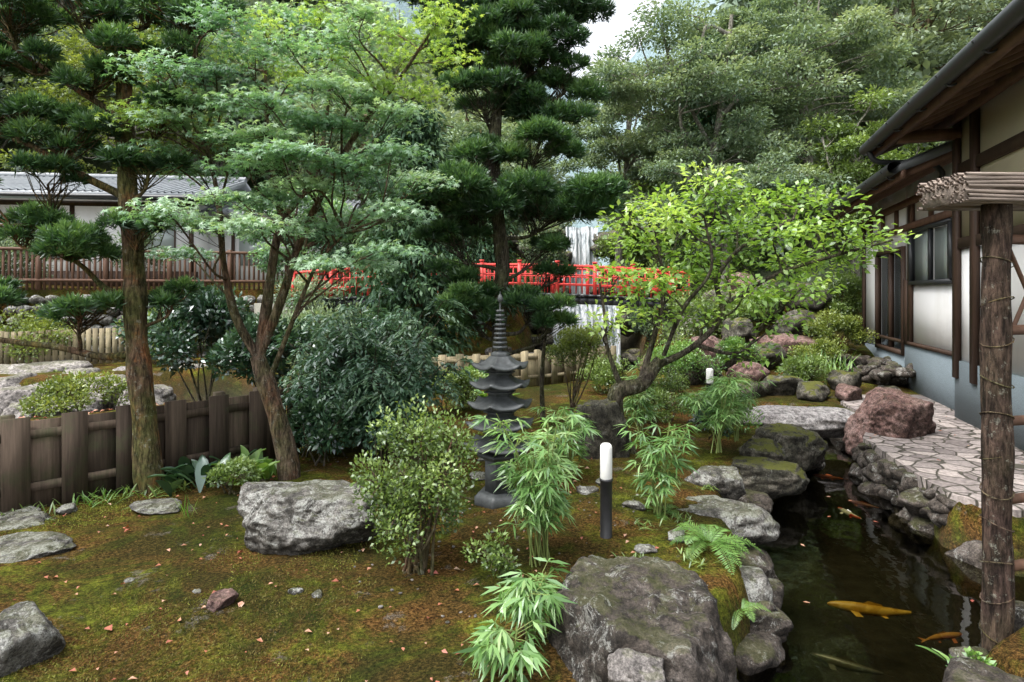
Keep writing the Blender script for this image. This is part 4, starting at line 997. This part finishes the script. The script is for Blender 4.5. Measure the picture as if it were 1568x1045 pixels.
# ------------------------------------------------------------------ right house
e=empty('japanese_house',(6.3,8.05,0),-math.atan(.33))
def part(nm,mat,boxes,smooth=False):
    mb=MB()
    for b in boxes: mb.box(*b)
    return mb.build(nm,M[mat],e)
part('plaster_walls','plaster',[(0,.15,.0,2.75,.84,1.93),(0,.15,0,.6,1.93,3.7),(0,.15,2.37,2.8,1.93,3.7),(0,.15,.6,2.37,2.82,3.7),(0,.15,2.8,4.62,2.62,3.7),(0,.15,2.75,2.8,.84,1.93),(0,.15,4.62,5.75,.84,3.7),(.0,5,5.75,5.9,.0,3.7)])
part('dado_walls','dado',[(-.02,.16,.0,2.8,-.1,.84),(-.02,.16,2.8,5.9,-.1,.62),(-.20,.1,-7,0.0,-.1,.84)])
part('near_walls','plaster',[(-.17,.1,-.55,-.005,.845,2.35),(-.17,.1,-7,-.7,.845,2.35)])
part('upper_walls','cream',[(-.17,.1,-7,-.005,2.5,4.26)])
part('timber','wood',[(-.04,-.003,.02,.34,.86,3.5),(-.23,-.172,-.72,-.56,.6,4.2),(-.23,-.172,-.15,.0,.6,4.2),(-.22,-.172,-7,.0,2.36,2.5),(-.22,-.172,-7,.0,3.35,3.5),
    (-.05,-.003,2.55,2.78,.84,2.0),(-.05,-.003,5.6,5.76,.3,3.5),(-.05,-.003,.5,5.6,.84,.90),(-.05,-.003,2.38,2.55,.9,3.4)])
part('beams','woodred',[(-.07,-.003,.36,5.8,2.88,2.99),(-.07,-.003,.36,5.8,3.32,3.44)]+[(-.06,-.003,.5+k*.9,.58+k*.9,2.99,3.32) for k in range(6)])
part('window_frame','gutter',[(-.08,-.0,.58,2.38,1.90,1.97),(-.08,0,.58,2.38,2.80,2.86),(-.08,0,.56,.63,1.97,2.80),(-.08,0,2.32,2.39,1.97,2.8),(-.06,0,1.44,1.50,1.97,2.80)])
part('window_glass','frost',[(.02,.04,.63,1.44,1.97,2.80),(.0,.018,1.5,2.32,1.97,2.80)])
part('dark_door','wood',[(-.06,.04,2.8,2.88,.62,2.62),(-.06,.04,4.54,4.62,.62,2.62),(-.06,.04,2.88,4.54,2.54,2.62),(-.06,.04,2.88,4.54,.62,.7),(-.04,.04,3.65,3.74,.7,2.54)])
part('door_glass','glass',[(.05,.07,2.88,3.65,.7,2.54),(.05,.07,3.74,4.54,.7,2.54)])
part('door_step','concrete',[(-.5,-.03,2.9,4.4,-.1,.35)])
def rroof(nm,xe,ze,y0,y1,slope,run,th=.10):
    mb=MB(); zt=ze+run*slope
    V=[(xe,y0,ze),(xe+run,y0,zt),(xe+run,y1,zt),(xe,y1,ze),(xe,y0,ze+th),(xe+run,y0,zt+th),(xe+run,y1,zt+th),(xe,y1,ze+th)]
    mb.add(V,[(0,3,2,1),(4,5,6,7),(0,1,5,4),(1,2,6,5),(2,3,7,6),(3,0,4,7)])
    k=y0+.1
    while k<y1:
        tube(mb,[(xe+.04,k,ze+th+.02),(xe+run,k,zt+th+.0)],[.035,.035],6,1); k+=.27
    mb.build(nm,M['tile'],e)
    mb=MB(); k=y0+.08
    while k<y1:
        V=[(xe+.06,k,ze-.09),(xe+1.6,k,ze-.09+1.54*slope),(xe+1.6,k+.06,ze-.09+1.54*slope),(xe+.06,k+.06,ze-.09)]; V=V+[(a_,b_,c_+.10) for a_,b_,c_ in V]
        mb.add(V,[(0,3,2,1),(4,5,6,7),(0,1,5,4),(1,2,6,5),(2,3,7,6),(3,0,4,7)]); k+=.38
    mb.box(xe+.02,xe+.08,y0,y1,ze-.10,ze+.02)
    V=[(xe,y1+.002,ze-.12),(xe+run,y1+.002,zt-.12),(xe+run,y1+.04,zt-.12),(xe,y1+.04,ze-.12)]; V=V+[(a_,b_,c_+.2) for a_,b_,c_ in V]
    mb.add(V,[(0,3,2,1),(4,5,6,7),(0,1,5,4),(1,2,6,5),(2,3,7,6),(3,0,4,7)])
    mb.build(nm+'_rafters',M['woodred'],e)
    mb=MB(); tube(mb,[(xe-.07,y0,ze+.06),(xe-.07,y1+.05,ze+.04)],[.09,.09],12,1)
    k=y0+.3
    while k<y1:
        tube(mb,[(xe+.06,k,ze-.02),(xe-.05,k,ze-.06),(xe-.17,k,ze+.06)],[.012,.012],5,4); k+=.9
    mb.build(nm+'_gutter',M['gutter'],e,True)
rroof('near_roof',-.98,4.0,-8,1.0,.42,5); rroof('far_roof',-.80,3.52,.2,6.7,.42,5)
mb=MB(); tube(mb,[(-1.05,.85,3.97),(-.9,.85,3.8),(-.3,.85,3.75),(-.1,.8,3.6),(-.1,.8,3.45)],[.04,.04],8,5); mb.build('downpipe',M['gutter'],e,True)
part('hall_beam','woodred',[(-.9,.0,-.16,-.02,3.86,4.0),(-.30,-.235,-8,.9,4.06,4.20)])

# ------------------------------------------------------------------ log post and screen, right foreground
e=empty('log_post_screen_fence',(2.64,3.2,0)); mb=MB()
tube(mb,[(0,0,-.35),(.005,0,.4),(-.004,0,1.2),(.0,0,2.25)],[.07,.066,.068,.064],20,14,.12)
mb.build('log_post',M['postbark'],e,True)
mb=MB()
for k in range(11):
    z=-.1+k*.2+R.normal()*.02; tube(mb,[(.073*math.cos(t),.073*math.sin(t),z+.03*math.sin(t+k*1.7)) for t in np.linspace(0,6.28,13)],[.0035,.0035],5,1)
mb.build('cord_wraps',M['bark'],e)
mb=MB()
for z in (.62,1.05,1.55,2.05,.25): tube(mb,[(0.05,.02,z),(1.4,.35,z)],[.028,.028],8,4,.04)
for k in range(9):
    x=.12+k*.16; 
    tube(mb,[(x,.04+x*.24,1.5),(x+.3,.04+(x+.3)*.24,2.05)],[.012,.012],5,2); tube(mb,[(x+.3,.06+(x+.3)*.24,1.5),(x,.06+x*.24,2.05)],[.012,.012],5,2)
tube(mb,[(1.4,.34,-.3),(1.4,.34,2.2)],[.06,.06],10,3); mb.build('rails',M['woodred'],e)
mb=MB()
for j in range(7):
    z=2.245+j*.022; x0_=(-.29 if j<4 else -.31)+R.rand()*.015
    for q in range(11):
        y=-.14+q*.035; tube(mb,[(x0_+R.rand()*.03,y,z+R.normal()*.003),(.1,y+.03,z+.002+R.normal()*.005),(.5,y+.08,z+.004+R.normal()*.003),(1.8,y+.3,z+.01)],[.009,.011,.011,.011],5,6,.25)
V=[(-.265,-.12,2.24),(1.8,.12,2.24),(1.8,.48,2.24),(-.265,.20,2.24)]; V=V+[(a_,b_,c_+.14) for a_,b_,c_ in V]
mb.add(V,[(0,3,2,1),(4,5,6,7),(0,1,5,4),(1,2,6,5),(2,3,7,6),(3,0,4,7)])
mb.build('bark_roof',M['barkroof'],e)

# ------------------------------------------------------------------ world, sun, camera
w=bpy.data.worlds.new("World"); scene.world=w; w.use_nodes=True; nt=w.node_tree
SAZ,SEL=-115,62
sky=nt.nodes.new('ShaderNodeTexSky'); sky.sky_type='NISHITA'; sky.sun_disc=False; sky.sun_elevation=D(SEL); sky.sun_rotation=D(SAZ); sky.air_density=1.2; sky.dust_density=5; sky.ozone_density=1
hs=nt.nodes.new('ShaderNodeHueSaturation'); hs.inputs['Saturation'].default_value=.22; hs.inputs['Value'].default_value=3.0; nt.links.new(sky.outputs[0],hs.inputs['Color'])
bg=nt.nodes['Background']; nt.links.new(hs.outputs[0],bg.inputs[0]); bg.inputs[1].default_value=.15
sl=bpy.data.lights.new('sun','SUN'); sl.energy=2.1; sl.angle=D(22); sl.color=(1,.96,.88); so=bpy.data.objects.new('sun',sl); scene.collection.objects.link(so)
az=D(SAZ); el=D(SEL)
dirv=Vector((math.sin(az)*math.cos(el),math.cos(az)*math.cos(el),math.sin(el)))
so.rotation_euler=dirv.to_track_quat('Z','Y').to_euler(); so.location=(0,0,30)
cd=bpy.data.cameras.new('camera'); cam=bpy.data.objects.new('camera',cd); scene.collection.objects.link(cam)
cam.location=(0,0,1.75); cam.rotation_euler=(D(90),0,0); cd.lens=20.66; cd.sensor_width=36; cd.shift_y=-.0462; cd.clip_end=2000; cd.clip_start=.05
scene.camera=cam
scene.view_settings.view_transform='Standard'
